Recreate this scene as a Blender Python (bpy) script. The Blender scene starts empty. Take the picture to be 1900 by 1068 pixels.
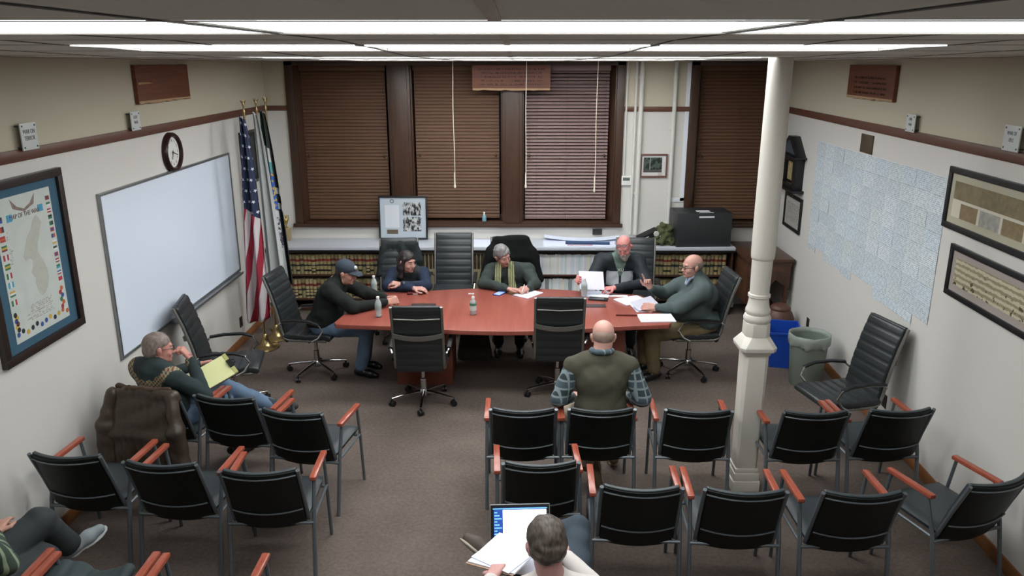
import bpy, bmesh, math, random
import numpy as np
from mathutils import Vector, Matrix, Euler
random.seed(7)
PI = math.pi
R = math.radians
sc = bpy.context.scene
COL = sc.collection

# ---------------------------------------------------------------- camera, world, exposure
CAM_H = 3.154
cd = bpy.data.cameras.new('camera')
cam = bpy.data.objects.new('camera', cd)
COL.objects.link(cam)
cam.location = (0, 0, CAM_H)
cam.rotation_euler = (R(90 - 16.29), 0, 0.006)
cd.sensor_width = 36
cd.lens = 36 * 1446.6 / 1900
cd.clip_start = 0.02
sc.camera = cam
w = bpy.data.worlds.new('world')
sc.world = w
w.use_nodes = True
w.node_tree.nodes['Background'].inputs[0].default_value = (0.5, 0.55, 0.6, 1)
w.node_tree.nodes['Background'].inputs[1].default_value = 0.02
vs = sc.view_settings
vs.view_transform = 'Standard'
vs.look = 'None'
vs.gamma = 1
vs.exposure = 0.5
LAMP = 7.6          # brightness of the ceiling light diffusers

# ---------------------------------------------------------------- materials
def srgb(c):
    if isinstance(c, str):
        c = [int(c[i:i + 2], 16) / 255 for i in (0, 2, 4)]
    return tuple(((x / 12.92) if x <= .04045 else ((x + .055) / 1.055) ** 2.4) for x in c) + (1,)

class G:
    def __init__(s, name):
        s.mat = bpy.data.materials.new(name)
        s.mat.use_nodes = True
        s.t = s.mat.node_tree
        s.b = s.t.nodes['Principled BSDF']
    def n(s, typ, **kw):
        nd = s.t.nodes.new(typ)
        for k, v in kw.items():
            setattr(nd, k, v)
        return nd
    def l(s, a, b):
        s.t.links.new(a, b)
    def put(s, inp, v):
        if hasattr(v, 'links') or isinstance(v, bpy.types.NodeSocket):
            s.l(v, inp)
        else:
            inp.default_value = v
    def m(s, op, a, b=None, c=None, clamp=False):
        nd = s.n('ShaderNodeMath', operation=op)
        nd.use_clamp = clamp
        s.put(nd.inputs[0], a)
        if b is not None: s.put(nd.inputs[1], b)
        if c is not None: s.put(nd.inputs[2], c)
        return nd.outputs[0]
    def xyz(s, kind='Object'):
        tc = s.n('ShaderNodeTexCoord')
        sp = s.n('ShaderNodeSeparateXYZ')
        s.l(tc.outputs[kind], sp.inputs[0])
        return sp.outputs[0], sp.outputs[1], sp.outputs[2]
    def coord(s, kind='Object', scale=(1, 1, 1)):
        tc = s.n('ShaderNodeTexCoord')
        mp = s.n('ShaderNodeMapping')
        mp.inputs['Scale'].default_value = scale
        s.l(tc.outputs[kind], mp.inputs[0])
        return mp.outputs[0]
    def noise(s, scale, detail=3, vec=None, rough=.5):
        nd = s.n('ShaderNodeTexNoise')
        nd.inputs['Scale'].default_value = scale
        nd.inputs['Detail'].default_value = detail
        nd.inputs['Roughness'].default_value = rough
        s.l(vec if vec is not None else s.coord(), nd.inputs['Vector'])
        return nd.outputs[0]
    def mix(s, f, a, b):
        nd = s.n('ShaderNodeMix', data_type='RGBA')
        s.put(nd.inputs[0], f)
        s.put(nd.inputs[6], a)
        s.put(nd.inputs[7], b)
        return nd.outputs[2]
    def band(s, v, a, b):            # 1 where a < v < b
        return s.m('MULTIPLY', s.m('GREATER_THAN', v, a), s.m('LESS_THAN', v, b))
    def bump(s, h, strength=.3, dist=.002):
        nd = s.n('ShaderNodeBump')
        nd.inputs['Strength'].default_value = strength
        nd.inputs['Distance'].default_value = dist
        s.l(h, nd.inputs['Height'])
        s.l(nd.outputs[0], s.b.inputs['Normal'])
    def fin(s, col, rough=.6, metal=0, spec=.5):
        s.put(s.b.inputs['Base Color'], col)
        s.put(s.b.inputs['Roughness'], rough)
        s.b.inputs['Metallic'].default_value = metal
        s.b.inputs['Specular IOR Level'].default_value = spec
        return s.mat

def sh(c, k):
    return tuple(min(1, x * k) for x in c[:3]) + (1,)

def mt(name, col, rough=.6, metal=0, var=.0, vs_=8, bump=0, bs=200, bd=.002, spec=.5, sheen=0, stretch=(1, 1, 1)):
    g = G(name)
    c = srgb(col)
    out = c
    if var:
        out = g.mix(g.noise(vs_, 4, g.coord(scale=stretch)), sh(c, 1 - var), sh(c, 1 + var))
    if bump:
        g.bump(g.noise(bs, 2, g.coord(scale=stretch)), bump, bd)
    g.fin(out, rough, metal, spec)
    if sheen:
        g.b.inputs['Sheen Weight'].default_value = sheen
    return g.mat

def wood(name, a, b, scale=6, stretch=(1, 1, 8), rough=.4, dist=2.0):
    g = G(name)
    n1 = g.noise(scale, 6, g.coord(scale=stretch), .65)
    n2 = g.noise(scale * 6, 3, g.coord(scale=stretch))
    f = g.m('ADD', g.m('MULTIPLY', n1, 1.6), g.m('MULTIPLY', n2, .5))
    f = g.m('SUBTRACT', f, .55, clamp=True)
    g.bump(n2, .1, .001)
    return g.fin(g.mix(f, srgb(a), srgb(b)), rough)

def emis(name, col, strength):
    g = G(name)
    g.fin(srgb(col), .5)
    g.b.inputs['Emission Color'].default_value = srgb(col)
    g.b.inputs['Emission Strength'].default_value = strength
    return g.mat

MAT = {}
MAT['wall_low'] = mt('wall_paint_cream', 'cac7c1', .62, var=.03, vs_=1.2, bump=.06, bs=60)
MAT['wall_up'] = mt('wall_paint_tan', 'bab39e', .7, var=.03, vs_=1.2, bump=.06, bs=60)
MAT['chair_rail'] = wood('brown_rail_wood', '4a2f22', '6b4535', 4, (1, .15, 4), .45)
MAT['baseboard'] = wood('baseboard_wood', '6f4526', '94623a', 4, (1, .2, 5), .45)
MAT['rail'] = mt('satin_grey_rail', '75736e', .38, .5)
MAT['casing'] = wood('dark_window_wood', '2f1e14', '4b3222', 5, (5, 5, .4), .4)
MAT['white_paint'] = mt('white_gloss_paint', 'c9c7c0', .4)
MAT['metal_dark'] = mt('grey_painted_metal', '4b5052', .38, .35)
MAT['chrome'] = mt('chrome', 'c8cacb', .16, 1)
MAT['brass'] = mt('brass', 'a8946a', .28, 1, var=.1, vs_=20)
MAT['black_pl'] = mt('black_plastic', '141516', .42)
MAT['black_frame'] = mt('black_frame', '17181a', .35)
MAT['white_pl'] = mt('white_plastic', 'd8d8d4', .4)
MAT['paper'] = mt('white_paper', 'dcdcde', .8)
MAT['glass'] = None
def glassmat():
    g = G('clear_glass')
    g.fin((1, 1, 1, 1), .02)
    g.b.inputs['Transmission Weight'].default_value = 1
    g.b.inputs['IOR'].default_value = 1.33
    return g.mat
MAT['glass'] = glassmat()

def carpet():
    g = G('brown_carpet')
    n1 = g.noise(260, 3)
    n2 = g.noise(2.2, 4)
    n3 = g.noise(38, 4)
    f = g.m('ADD', g.m('MULTIPLY', n1, .55), g.m('ADD', g.m('MULTIPLY', n2, .25), g.m('MULTIPLY', n3, .35)))
    f = g.m('MULTIPLY', g.m('SUBTRACT', f, .32), 2.2, clamp=True)
    g.bump(n1, .5, .004)
    m = g.fin(g.mix(f, srgb('423934'), srgb('766a63')), .95, 0, .1)
    return m
MAT['carpet'] = carpet()

def ceil_mat():
    g = G('white_ceiling_tile')
    n1 = g.noise(70, 4)
    n2 = g.noise(1.5, 2)
    f = g.m('ADD', g.m('MULTIPLY', n1, .5), g.m('MULTIPLY', n2, .5))
    g.bump(n1, .25, .003)
    return g.fin(g.mix(f, srgb('c6c3bc'), srgb('dcd9d2')), .9, 0, .1)
MAT['ceiling'] = ceil_mat()

# ---------------------------------------------------------------- mesh building
def link(o, parent=None):
    COL.objects.link(o)
    if parent is not None:
        o.parent = parent
    return o

def tag(o, label=None, cat=None, group=None, kind=None):
    if label: o['label'] = label
    if cat: o['category'] = cat
    if group: o['group'] = group
    if kind: o['kind'] = kind
    return o

def thing(name, label, cat, loc=(0, 0, 0), rz=0, group=None):
    o = bpy.data.objects.new(name, None)
    o.empty_display_size = .1
    COL.objects.link(o)
    o.location = loc
    o.rotation_euler = (0, 0, rz)
    return tag(o, label, cat, group)

def place(o, loc, rz=0):
    o.location = loc
    o.rotation_euler = (0, 0, rz)
    return o

def dup(root, loc, rz, label=None, group=None):
    r = root.copy(); COL.objects.link(r); r.location = loc; r.rotation_euler = (0, 0, rz)
    if label: r['label'] = label
    if group: r['group'] = group
    for ch in list(root.children):
        c = ch.copy(); COL.objects.link(c); c.parent = r
        for g_ in ch.children:
            d = g_.copy(); COL.objects.link(d); d.parent = c
    return r

class MB:
    def __init__(s):
        s.v = []; s.f = []; s.mi = []; s.cur = 0; s.M = Matrix.Identity(4)
    def add(s, vs_, fs):
        n = len(s.v)
        s.v += [tuple(s.M @ Vector(p)) for p in vs_]
        for f in fs:
            s.f.append(tuple(i + n for i in f)); s.mi.append(s.cur)
        return s
    def box(s, x0, x1, y0, y1, z0, z1):
        if x0 > x1: x0, x1 = x1, x0
        if y0 > y1: y0, y1 = y1, y0
        if z0 > z1: z0, z1 = z1, z0
        v = [(x0, y0, z0), (x1, y0, z0), (x1, y1, z0), (x0, y1, z0), (x0, y0, z1), (x1, y0, z1), (x1, y1, z1), (x0, y1, z1)]
        return s.add(v, [(0, 3, 2, 1), (4, 5, 6, 7), (0, 1, 5, 4), (1, 2, 6, 5), (2, 3, 7, 6), (3, 0, 4, 7)])
    def hexa(s, v):
        return s.add(v, [(0, 3, 2, 1), (4, 5, 6, 7), (0, 1, 5, 4), (1, 2, 6, 5), (2, 3, 7, 6), (3, 0, 4, 7)])
    def prism(s, poly, z0, z1, f=None):
        n = len(poly)
        v = [(x, y, z0) for x, y in poly] + [(x, y, z1) for x, y in poly]
        if f: v = [f(*p) for p in v]
        return s.add(v, [tuple(range(n))[::-1], tuple(range(n, 2 * n))] + [(i, (i + 1) % n, n + (i + 1) % n, n + i) for i in range(n)])
    def tube(s, pts, r, n=8, closed=False, flat=None):
        pts = [Vector(p) for p in pts]
        rs = r if isinstance(r, (list, tuple)) else [r] * len(pts)
        m = len(pts)
        rings = []
        prev = None
        for i, p in enumerate(pts):
            if closed:
                d = pts[(i + 1) % m] - pts[i - 1]
            else:
                d = pts[min(i + 1, m - 1)] - pts[max(i - 1, 0)]
            d.normalize()
            if prev is None:
                up = Vector((0, 0, 1)) if abs(d.z) < .9 else Vector((1, 0, 0))
            else:
                up = prev
            a = (up - d * up.dot(d)).normalized()
            prev = a
            b = d.cross(a)
            fl = flat or (1, 1)
            rings.append([p + (a * math.cos(t) * fl[0] + b * math.sin(t) * fl[1]) * rs[i] for t in [2 * PI * (k + .5) / n for k in range(n)]])
        v = [q for rg in rings for q in rg]
        f = []
        for i in range(m if closed else m - 1):
            j = (i + 1) % m
            for k in range(n):
                f.append((i * n + k, i * n + (k + 1) % n, j * n + (k + 1) % n, j * n + k))
        if not closed:
            f.append(tuple(range(n))[::-1]); f.append(tuple((m - 1) * n + k for k in range(n)))
        return s.add(v, f)
    def cyl(s, p0, p1, r, r1=None, n=16):
        return s.tube([p0, p1], [r, r if r1 is None else r1], n)
    def lathe(s, prof, c=(0, 0, 0), n=24, scale=(1, 1)):
        v = []; f = []
        for (r, z) in prof:
            for k in range(n):
                a = 2 * PI * (k + .5) / n
                v.append((c[0] + r * math.cos(a) * scale[0], c[1] + r * math.sin(a) * scale[1], c[2] + z))
        for i in range(len(prof) - 1):
            for k in range(n):
                f.append((i * n + k, i * n + (k + 1) % n, (i + 1) * n + (k + 1) % n, (i + 1) * n + k))
        f.append(tuple(range(n))[::-1]); f.append(tuple((len(prof) - 1) * n + k for k in range(n)))
        return s.add(v, f)
    def grid(s, fn, nu, nv, closeu=False):
        v = [fn(i / nu, j / nv) for j in range(nv + 1) for i in range(nu + (0 if closeu else 1))]
        W = nu + (0 if closeu else 1)
        f = []
        for j in range(nv):
            for i in range(nu):
                f.append((j * W + i, j * W + (i + 1) % W, (j + 1) * W + (i + 1) % W, (j + 1) * W + i))
        return s.add(v, f)
    def ball(s, c, r, n=12):
        rr = r if isinstance(r, (tuple, list)) else (r, r, r)
        m = max(4, n // 2)
        v = [(c[0], c[1], c[2] - rr[2])]; f = []
        for i in range(1, m):
            t = PI * i / m
            for k in range(n):
                a = 2 * PI * k / n
                v.append((c[0] + rr[0] * math.sin(t) * math.cos(a), c[1] + rr[1] * math.sin(t) * math.sin(a), c[2] - rr[2] * math.cos(t)))
        v.append((c[0], c[1], c[2] + rr[2]))
        for k in range(n):
            f.append((0, 1 + (k + 1) % n, 1 + k))
            L = 1 + (m - 2) * n
            f.append((L + k, L + (k + 1) % n, len(v) - 1))
        for i in range(m - 2):
            for k in range(n):
                a = 1 + i * n
                f.append((a + k, a + (k + 1) % n, a + n + (k + 1) % n, a + n + k))
        return s.add(v, f)
    def build(s, name, mat, parent=None, bevel=0, smooth=False, seg=2, solid=0):
        me = bpy.data.meshes.new(name)
        me.from_pydata([tuple(p) for p in s.v], [], s.f)
        mats = mat if isinstance(mat, (list, tuple)) else [mat]
        for m_ in mats: me.materials.append(m_)
        if len(mats) > 1:
            me.polygons.foreach_set('material_index', s.mi)
        bm = bmesh.new(); bm.from_mesh(me)
        bmesh.ops.recalc_face_normals(bm, faces=bm.faces)
        if bevel:
            ed = [e for e in bm.edges if len(e.link_faces) == 2 and e.calc_face_angle(0) > .6]
            bmesh.ops.bevel(bm, geom=ed, offset=bevel, segments=seg, affect='EDGES', profile=.6, clamp_overlap=True)
        bm.to_mesh(me); bm.free()
        if smooth or bevel:
            me.polygons.foreach_set('use_smooth', [True] * len(me.polygons))
            if smooth != 'all':
                try: me.set_sharp_from_angle(angle=R(40))
                except Exception: pass
        o = bpy.data.objects.new(name, me)
        link(o, parent)
        if solid:
            md = o.modifiers.new('solid', 'SOLIDIFY'); md.thickness = solid; md.offset = 0
        return o

def solo(mb, name, mat, label, cat, loc=(0, 0, 0), rz=0, group=None, **kw):
    o = mb.build(name, mat, None, **kw)
    o.location = loc; o.rotation_euler = (0, 0, rz)
    return tag(o, label, cat, group)

def text_obj(name, body, size, mat, parent, loc, align='CENTER', rx=PI / 2, extrude=.0006, sx=1, rz=0, space=1.0):
    cu = bpy.data.curves.new(name, 'FONT')
    cu.body = body; cu.size = size; cu.align_x = align; cu.align_y = 'CENTER'; cu.extrude = extrude; cu.space_line = space
    cu.resolution_u = 3
    t = bpy.data.objects.new(name, cu)
    COL.objects.link(t)
    dg = bpy.context.evaluated_depsgraph_get()
    me = bpy.data.meshes.new_from_object(t.evaluated_get(dg))
    bpy.data.objects.remove(t)
    mtx = Matrix.Translation(loc) @ Euler((rx, 0, rz)).to_matrix().to_4x4() @ Matrix.Diagonal((sx, 1, 1, 1))
    me.transform(mtx)
    me.materials.clear(); me.materials.append(mat)
    o = bpy.data.objects.new(name, me)
    return link(o, parent)

_O = ['', 'first', 'second', 'third', 'fourth', 'fifth', 'sixth', 'seventh', 'eighth', 'ninth', 'tenth', 'eleventh', 'twelfth', 'thirteenth', 'fourteenth', 'fifteenth', 'sixteenth', 'seventeenth', 'eighteenth', 'nineteenth']
_T = {2: ('twentieth', 'twenty-'), 3: ('thirtieth', 'thirty-'), 4: ('fortieth', 'forty-')}
def ordinal(n):
    if n < 20: return _O[n]
    return _T[n // 10][0] if n % 10 == 0 else _T[n // 10][1] + _O[n % 10]

def struct(mb, name, mat, **kw):
    return tag(mb.build(name, mat, None, **kw), kind='structure')

# ---------------------------------------------------------------- the room
XL, YB, YF, ZT = -3.167, 10.05, -1.6, 3.30
def xr(y): return 3.12 + .043 * (y - 4)
RAIL = 2.573
AR = math.atan(.043)
def ceil_z(y):
    if y <= 3: return 3.224
    if y <= 5: return 3.224 - .025 * (y - 3)
    return 3.174 - .00614 * (y - 5)

mb = MB(); mb.box(XL - .2, xr(YB) + .2, YF - .2, YB + .5, -.1, 0)
fl = struct(mb, 'floor', MAT['carpet'])

def side_wall(name, xf, sgn, z0, z1, mat):
    m = MB()
    a, b = xf(YF), xf(YB)
    t = .15 * sgn
    m.hexa([(a, YF, z0), (a + t, YF, z0), (b + t, YB, z0), (b, YB, z0), (a, YF, z1), (a + t, YF, z1), (b + t, YB, z1), (b, YB, z1)])
    return struct(m, name, mat)
xl = lambda y: XL
# walls: cream below the rail, tan above: one object per wall with two paint slots
def wall2(name, xf, sgn):
    m = MB()
    for k, (z0, z1) in enumerate(((0, RAIL), (RAIL, ZT))):
        m.cur = k
        a, b = xf(YF), xf(YB); t = .15 * sgn
        m.hexa([(a, YF, z0), (a + t, YF, z0), (b + t, YB, z0), (b, YB, z0), (a, YF, z1), (a + t, YF, z1), (b + t, YB, z1), (b, YB, z1)])
    return struct(m, name, [MAT['wall_low'], MAT['wall_up']])
wall2('wall_left', xl, -1)
wall2('wall_right', xr, 1)
# back wall with two openings
O1 = (-2.79, 1.28, 1.10, 3.14)
O2 = (2.27, 3.34, 1.10, 3.14)
m = MB()
XR = xr(YB) + .15
def wb(x0, x1, z0, z1):
    if z0 < RAIL < z1:
        wb(x0, x1, z0, RAIL); wb(x0, x1, RAIL, z1); return
    m.cur = 0 if z1 <= RAIL else 1
    m.box(x0, x1, YB, YB + .3, z0, z1)
wb(XL - .15, O1[0], 0, ZT); wb(O1[1], O2[0], 0, ZT); wb(O2[1], XR, 0, ZT)
for O in (O1, O2):
    wb(O[0], O[1], 0, O[2]); wb(O[0], O[1], O[3], ZT)
m.cur = 1
m.box(XL - .15, XR, YB + .3, YB + .34, .9, ZT)
struct(m, 'wall_back', [MAT['wall_low'], MAT['wall_up']])
m = MB(); m.cur = 0; m.box(XL - .15, 3.1, YF - .15, YF, 0, RAIL); m.cur = 1; m.box(XL - .15, 3.1, YF - .15, YF, RAIL, ZT)
struct(m, 'wall_front', [MAT['wall_low'], MAT['wall_up']])

# chair rails
def rail_bar(name, p0, p1, nrm, z, h, d, mat):
    m = MB()
    p0 = Vector(p0); p1 = Vector(p1); n = Vector(nrm)
    prof = [(0, -h / 2), (d * .6, -h / 2), (d, -h * .25), (d, h * .25), (d * .75, h / 2), (0, h / 2)]
    v = []
    for p in (p0, p1):
        for a, b in prof:
            q = p + n * a
            v.append((q.x, q.y, z + b))
    k = len(prof)
    m.add(v, [tuple(range(k)), tuple(range(k, 2 * k))] + [(i, (i + 1) % k, k + (i + 1) % k, k + i) for i in range(k)])
    return struct(m, name, mat, smooth=True)
rail_bar('trim_1', (XL, YF, 0), (XL, YB, 0), (1, 0, 0), RAIL, .075, .022, MAT['chair_rail'])
rail_bar('trim_2', (xr(YF), YF, 0), (xr(YB), YB, 0), (-1, .043, 0), RAIL - .01, .075, .022, MAT['chair_rail'])
rail_bar('trim_3', (XL, YB, 0), (-2.88, YB, 0), (0, -1, 0), RAIL, .06, .022, MAT['chair_rail'])
rail_bar('trim_4', (1.33, YB, 0), (2.17, YB, 0), (0, -1, 0), RAIL - .01, .06, .022, MAT['chair_rail'])
rail_bar('baseboard_left', (XL, YF, 0), (XL, YB, 0), (1, 0, 0), .05, .1, .018, MAT['baseboard'])
rail_bar('baseboard_right', (xr(YF), YF, 0), (xr(YB), YB, 0), (-1, .043, 0), .05, .1, .018, MAT['baseboard'])

# ceiling: follows its slight sag, one mesh with the lay-in grid lines
GX = [-.04 + .61 * k for k in range(-6, 7)]
TH = MAT['ceiling']
LIGHT_ROWS = [(-.62, .1), (1.50, 2.22), (3.36, 4.02), (5.3, 5.92), (7.0, 7.62), (8.6, 9.1)]  # first row is out of view, added to light the front of the room
LX = [(-1.87, -.65), (-.65, .57), (.57, 1.79)]
LX = [(-.04 + .61 * k + .012, -.04 + .61 * (k + 2) - .012) for k in (-5, -3, -1, 1, 3)]
ys = sorted(set([YF, 0, 3, 5, YB] + [y for r_ in LIGHT_ROWS for y in r_]))
m = MB()
for y0, y1 in zip(ys[:-1], ys[1:]):
    isl = any(abs(y0 - a) < 1e-6 and abs(y1 - b) < 1e-6 for a, b in LIGHT_ROWS)
    xs = [XL - .1] + ([x for p in LX[1:4] for x in p] if isl else []) + [3.5]
    for i in range(0, len(xs), 2):
        a, b = xs[i], xs[i + 1]
        m.hexa([(a, y0, ceil_z(y0)), (b, y0, ceil_z(y0)), (b, y1, ceil_z(y1)), (a, y1, ceil_z(y1)),
                (a, y0, ceil_z(y0) + .02), (b, y0, ceil_z(y0) + .02), (b, y1, ceil_z(y1) + .02), (a, y1, ceil_z(y1) + .02)])
m.box(XL - .15, XR, YF - .15, YB + .34, 3.34, 3.40)
struct(m, 'ceiling', TH)
MAT['tee'] = mt('ceiling_tee_metal', 'b8b0a6', .6)
MAT['tee_dark'] = mt('ceiling_tee_shadow_gap', '55534f', .7)
m = MB()
for x in GX:
    if x < XL + .05 or x > 3.2: continue
    yy_ = [YF] + [y for y in ys if y > YF]
    for y0, y1 in zip(yy_[:-1], yy_[1:]):
        y1 = min(y1, YB - .12); 
        if y0 >= y1: continue
        hw = .012 if abs(x + .04) < .01 else .005
        m.cur = 1 if hw > .01 else 0
        q0, q1 = ceil_z(y0) - .001, ceil_z(y1) - .001
        inside = any(abs(y0 - a) < 1e-6 for a, b in LIGHT_ROWS) and any(p[0] < x < p[1] for p in LX[1:4])
        if inside: continue
        m.hexa([(x - hw, y0, q0 - .002), (x + hw, y0, q0 - .002), (x + hw, y1, q1 - .002), (x - hw, y1, q1 - .002), (x - hw, y0, q0), (x + hw, y0, q0), (x + hw, y1, q1), (x - hw, y1, q1)])
ty = [y for r_ in LIGHT_ROWS for y in r_] + [-1.2, .8, 2.9, 4.66, 6.5, 8.2]
m.cur = 1
for y in ty:
    m.box(XL, 3.2, y - .005, y + .005, ceil_z(y) - .003, ceil_z(y) - .001)
struct(m, 'trim_5', [MAT['tee_dark'], MAT['tee']])
# ceiling lights
DIFF = [emis('light_diffuser_%s' % n_, 'f1f5f6', LAMP * k_) for n_, k_ in (('dim', .5), ('near', .72), ('second', .9), ('third', 1.1), ('fourth', 1.25), ('far', 1.4))]
MAT['refl'] = mt('white_enamel_reflector', 'e4e6e8', .35)
lightlab = ['added unseen behind the camera', 'in the row nearest the camera', 'in the second row', 'in the third row', 'in the fourth row', 'in the row nearest the windows']
side = ['left', 'middle', 'right']
for ri, (y0, y1) in enumerate(LIGHT_ROWS):
    for ci, (x0, x1) in enumerate(LX[1:4]):
        yc = (y0 + y1) / 2; xc = (x0 + x1) / 2
        t = thing('ceiling_light', 'recessed fluorescent ceiling light, %s one %s' % (side[ci], lightlab[ri]), 'ceiling light', (xc, yc, ceil_z(yc)), 0, 'recessed ceiling lights')
        hx = (x1 - x0) / 2 - .004; hy = (y1 - y0) / 2 - .004
        sl = (ceil_z(y1) - ceil_z(y0)) / (y1 - y0)
        d = .022
        m = MB()
        m.hexa([(-hx, -hy, -hy * sl), (hx, -hy, -hy * sl), (hx, -hy + .004, -hy * sl), (-hx, -hy + .004, -hy * sl), (-hx, -hy, d), (hx, -hy, d), (hx, -hy + .004, d), (-hx, -hy + .004, d)])
        m.hexa([(-hx, hy - .004, hy * sl), (hx, hy - .004, hy * sl), (hx, hy, hy * sl), (-hx, hy, hy * sl), (-hx, hy - .004, d), (hx, hy - .004, d), (hx, hy, d), (-hx, hy, d)])
        for s_ in (-1, 1):
            m.box(s_ * hx, s_ * (hx - .004), -hy + .004, hy - .004, .002, d)
        m.build('housing', MAT['refl'], t)
        m = MB(); m.box(-hx, hx, -hy, hy, d, d + .006)
        m.build('diffuser', DIFF[ri], t)
# ---------------------------------------------------------------- windows in the back wall
def casing(name, x0, x1, z0, z1, piers, right_open=False):
    m = MB()
    cw = .10
    yf = YB - .03
    m.box(x0 - .0, x0 + cw, yf, YB + .005, z0, z1)
    if not right_open: m.box(x1 - cw, x1, yf, YB + .005, z0, z1)
    m.box(x0, x1, yf, YB + .005, z1 - .05, z1)
    m.box(x0 - .03, x1 + (0 if right_open else .03), YB - .055, YB + .02, z0 - .045, z0)       # stool / sill
    m.box(x0 + cw - .01, x1 - (0 if right_open else cw - .01), YB, YB + .28, z0 - .02, z0 + .02)
    # splayed jambs
    m.hexa([(x0 + cw - .01, YB, z0), (x0 + cw + .015, YB, z0), (x0 + cw + .12, YB + .28, z0), (x0 + cw + .0, YB + .28, z0),
            (x0 + cw - .01, YB, z1), (x0 + cw + .015, YB, z1), (x0 + cw + .12, YB + .28, z1), (x0 + cw + .0, YB + .28, z1)])
    if not right_open:
        m.hexa([(x1 - cw - .015, YB, z0), (x1 - cw + .01, YB, z0), (x1 - cw, YB + .28, z0), (x1 - cw - .1, YB + .28, z0),
                (x1 - cw - .015, YB, z1), (x1 - cw + .01, YB, z1), (x1 - cw, YB + .28, z1), (x1 - cw - .1, YB + .28, z1)])
    for a, b in piers:
        m.box(a + .02, b - .02, YB - .01, YB + .28, z0, z1)
        m.box(a + .055, b - .055, YB - .025, YB - .005, z0, z1)
        m.box(a, a + .02, YB + .03, YB + .28, z0, z1)
        m.box(b - .02, b, YB + .03, YB + .28, z0, z1)
    struct(m, name, MAT['casing'], bevel=.004)
casing('window_1', -2.89, 1.35, 1.10, 3.14, [(-1.63, -1.32), (-.20, .09)])
casing('window_2', 2.17, 3.37, 1.10, 3.14, [], True)
MAT['panebl'] = mt('night_window_glass', '0a0b10', .05)
for i, (a, b) in enumerate([(-2.79, -1.6), (-1.34, -.18), (.06, 1.28), (2.27, 3.34)]):
    m = MB(); m.box(a, b, YB + .272, YB + .276, 1.12, 3.13)
    struct(m, 'window_%d' % (i + 3), MAT['panebl'])

def blind_mat(name, a, b):
    g = G(name)
    n = g.noise(3, 3, g.coord(scale=(.6, 1, 12)))
    return g.fin(g.mix(n, srgb(a), srgb(b)), .6, 0, .3)
MAT['blind'] = blind_mat('brown_blind_slats', '4a3324', '684a36')
MAT['blind_light'] = blind_mat('pinkish_brown_blind_slats', '7e6865', '8e7976')
MAT['cordw'] = mt('white_cord', 'cfc8b6', .7)
def blind(x0, x1, ztop, zbot, mat, label, tilt=67, cordx=None):
    W = x1 - x0
    t = thing('window_blind', label, 'blind', ((x0 + x1) / 2, YB + .12, zbot), 0, 'window blinds')
    m = MB()
    pitch = .0425
    n = int((ztop - zbot - .07) / pitch)
    c, s = math.cos(R(tilt)), math.sin(R(tilt))
    for i in range(n):
        z = .045 + i * pitch
        pts = []
        for k in range(5):
            q = -1 + k * .5
            cv = .0035 * (1 - q * q)
            pts.append((q * .025 * c - cv * s, q * .025 * s + cv * c))
        # front edge low: slats closed downwards
        v = []
        for xx in (-W / 2, W / 2):
            for (yy_, zz_) in pts:
                v.append((xx, yy_, z + zz_))
            for (yy_, zz_) in pts[::-1]:
                v.append((xx, yy_ + .002 * s, z + zz_ - .002 * c))
        k = 10
        m.add(v, [tuple(range(k)), tuple(range(k, 2 * k))] + [(a, (a + 1) % k, k + (a + 1) % k, k + a) for a in range(k)])
    m.build('slats', mat, t)
    m = MB(); m.box(-W / 2, W / 2, -.03, .03, ztop - zbot - .055, ztop - zbot)
    m.box(-W / 2 - .01, W / 2 + .01, -.045, -.03, ztop - zbot - .075, ztop - zbot + .0)
    m.build('headrail', mat, t, bevel=.002)
    m = MB(); m.box(-W / 2, W / 2, -.026, .026, .002, .022)
    m.build('bottom_rail', mat, t, bevel=.003)
    for xx in (-W * .36, 0, W * .36):
        m = MB(); m.tube([(xx, -.03, .02), (xx, -.03, ztop - zbot - .06)], .0011, 5); m.build('ladder_cord', MAT['blind'], t)
    for xx, zz in ((-W * .45, (ztop - zbot) * .42), (W * .46, (ztop - zbot) * .42)):
        m = MB(); m.lathe([(.003, .03), (.011, .02), (.013, 0), (.008, -.012), (.002, -.015)], (xx, -.045, zz), 10)
        m.tube([(xx, -.045, zz + .02), (xx, -.04, ztop - zbot - .06)], .001, 5)
        m.build('cord_tassel', MAT['casing'], t, smooth=True)
blind(-2.73, -1.665, 3.10, 1.13, MAT['blind'], 'closed brown slatted window blind at the far left, nearest the flags')
blind(-1.30, -.225, 3.10, 1.15, MAT['blind'], 'closed brown slatted blind behind the framed photo display and black ribbed chair')
blind(.11, 1.17, 3.10, 1.14, MAT['blind_light'], 'paler pinkish-brown slatted blind right of the hanging carved sign', 40)
blind(2.32, 3.32, 3.10, 1.14, MAT['blind'], 'closed brown slatted blind right of the white pipes, behind the column')

# long white pull cords hanging from the ceiling edge
for x, zb, lab in ((-.765, 1.63, 'left of the carved wooden sign'), (.112, 1.63, 'crossing the front of the carved wooden sign'), (.962, 1.58, 'at the right edge of the pale blind')):
    t = thing('pull_cord', 'long white pull cord hanging %s' % lab, 'cord', (x, 9.62, zb), 0, 'pull cords in front of the blinds')
    H_ = ceil_z(9.62) - zb
    m = MB(); m.tube([(.004 * math.sin(k), .002 * math.cos(k * 2), .05 + (H_ - .05) * k / 8) for k in range(9)], .0045, 6)
    m.build('cord', MAT['cordw'], t, smooth=True)
    m = MB(); m.lathe([(.004, .20), (.008, .18), (.009, .05), (.014, .03), (.015, .01), (.008, 0)], (0, 0, 0), 10)
    m.build('tassel', MAT['cordw'], t, smooth=True)

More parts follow.
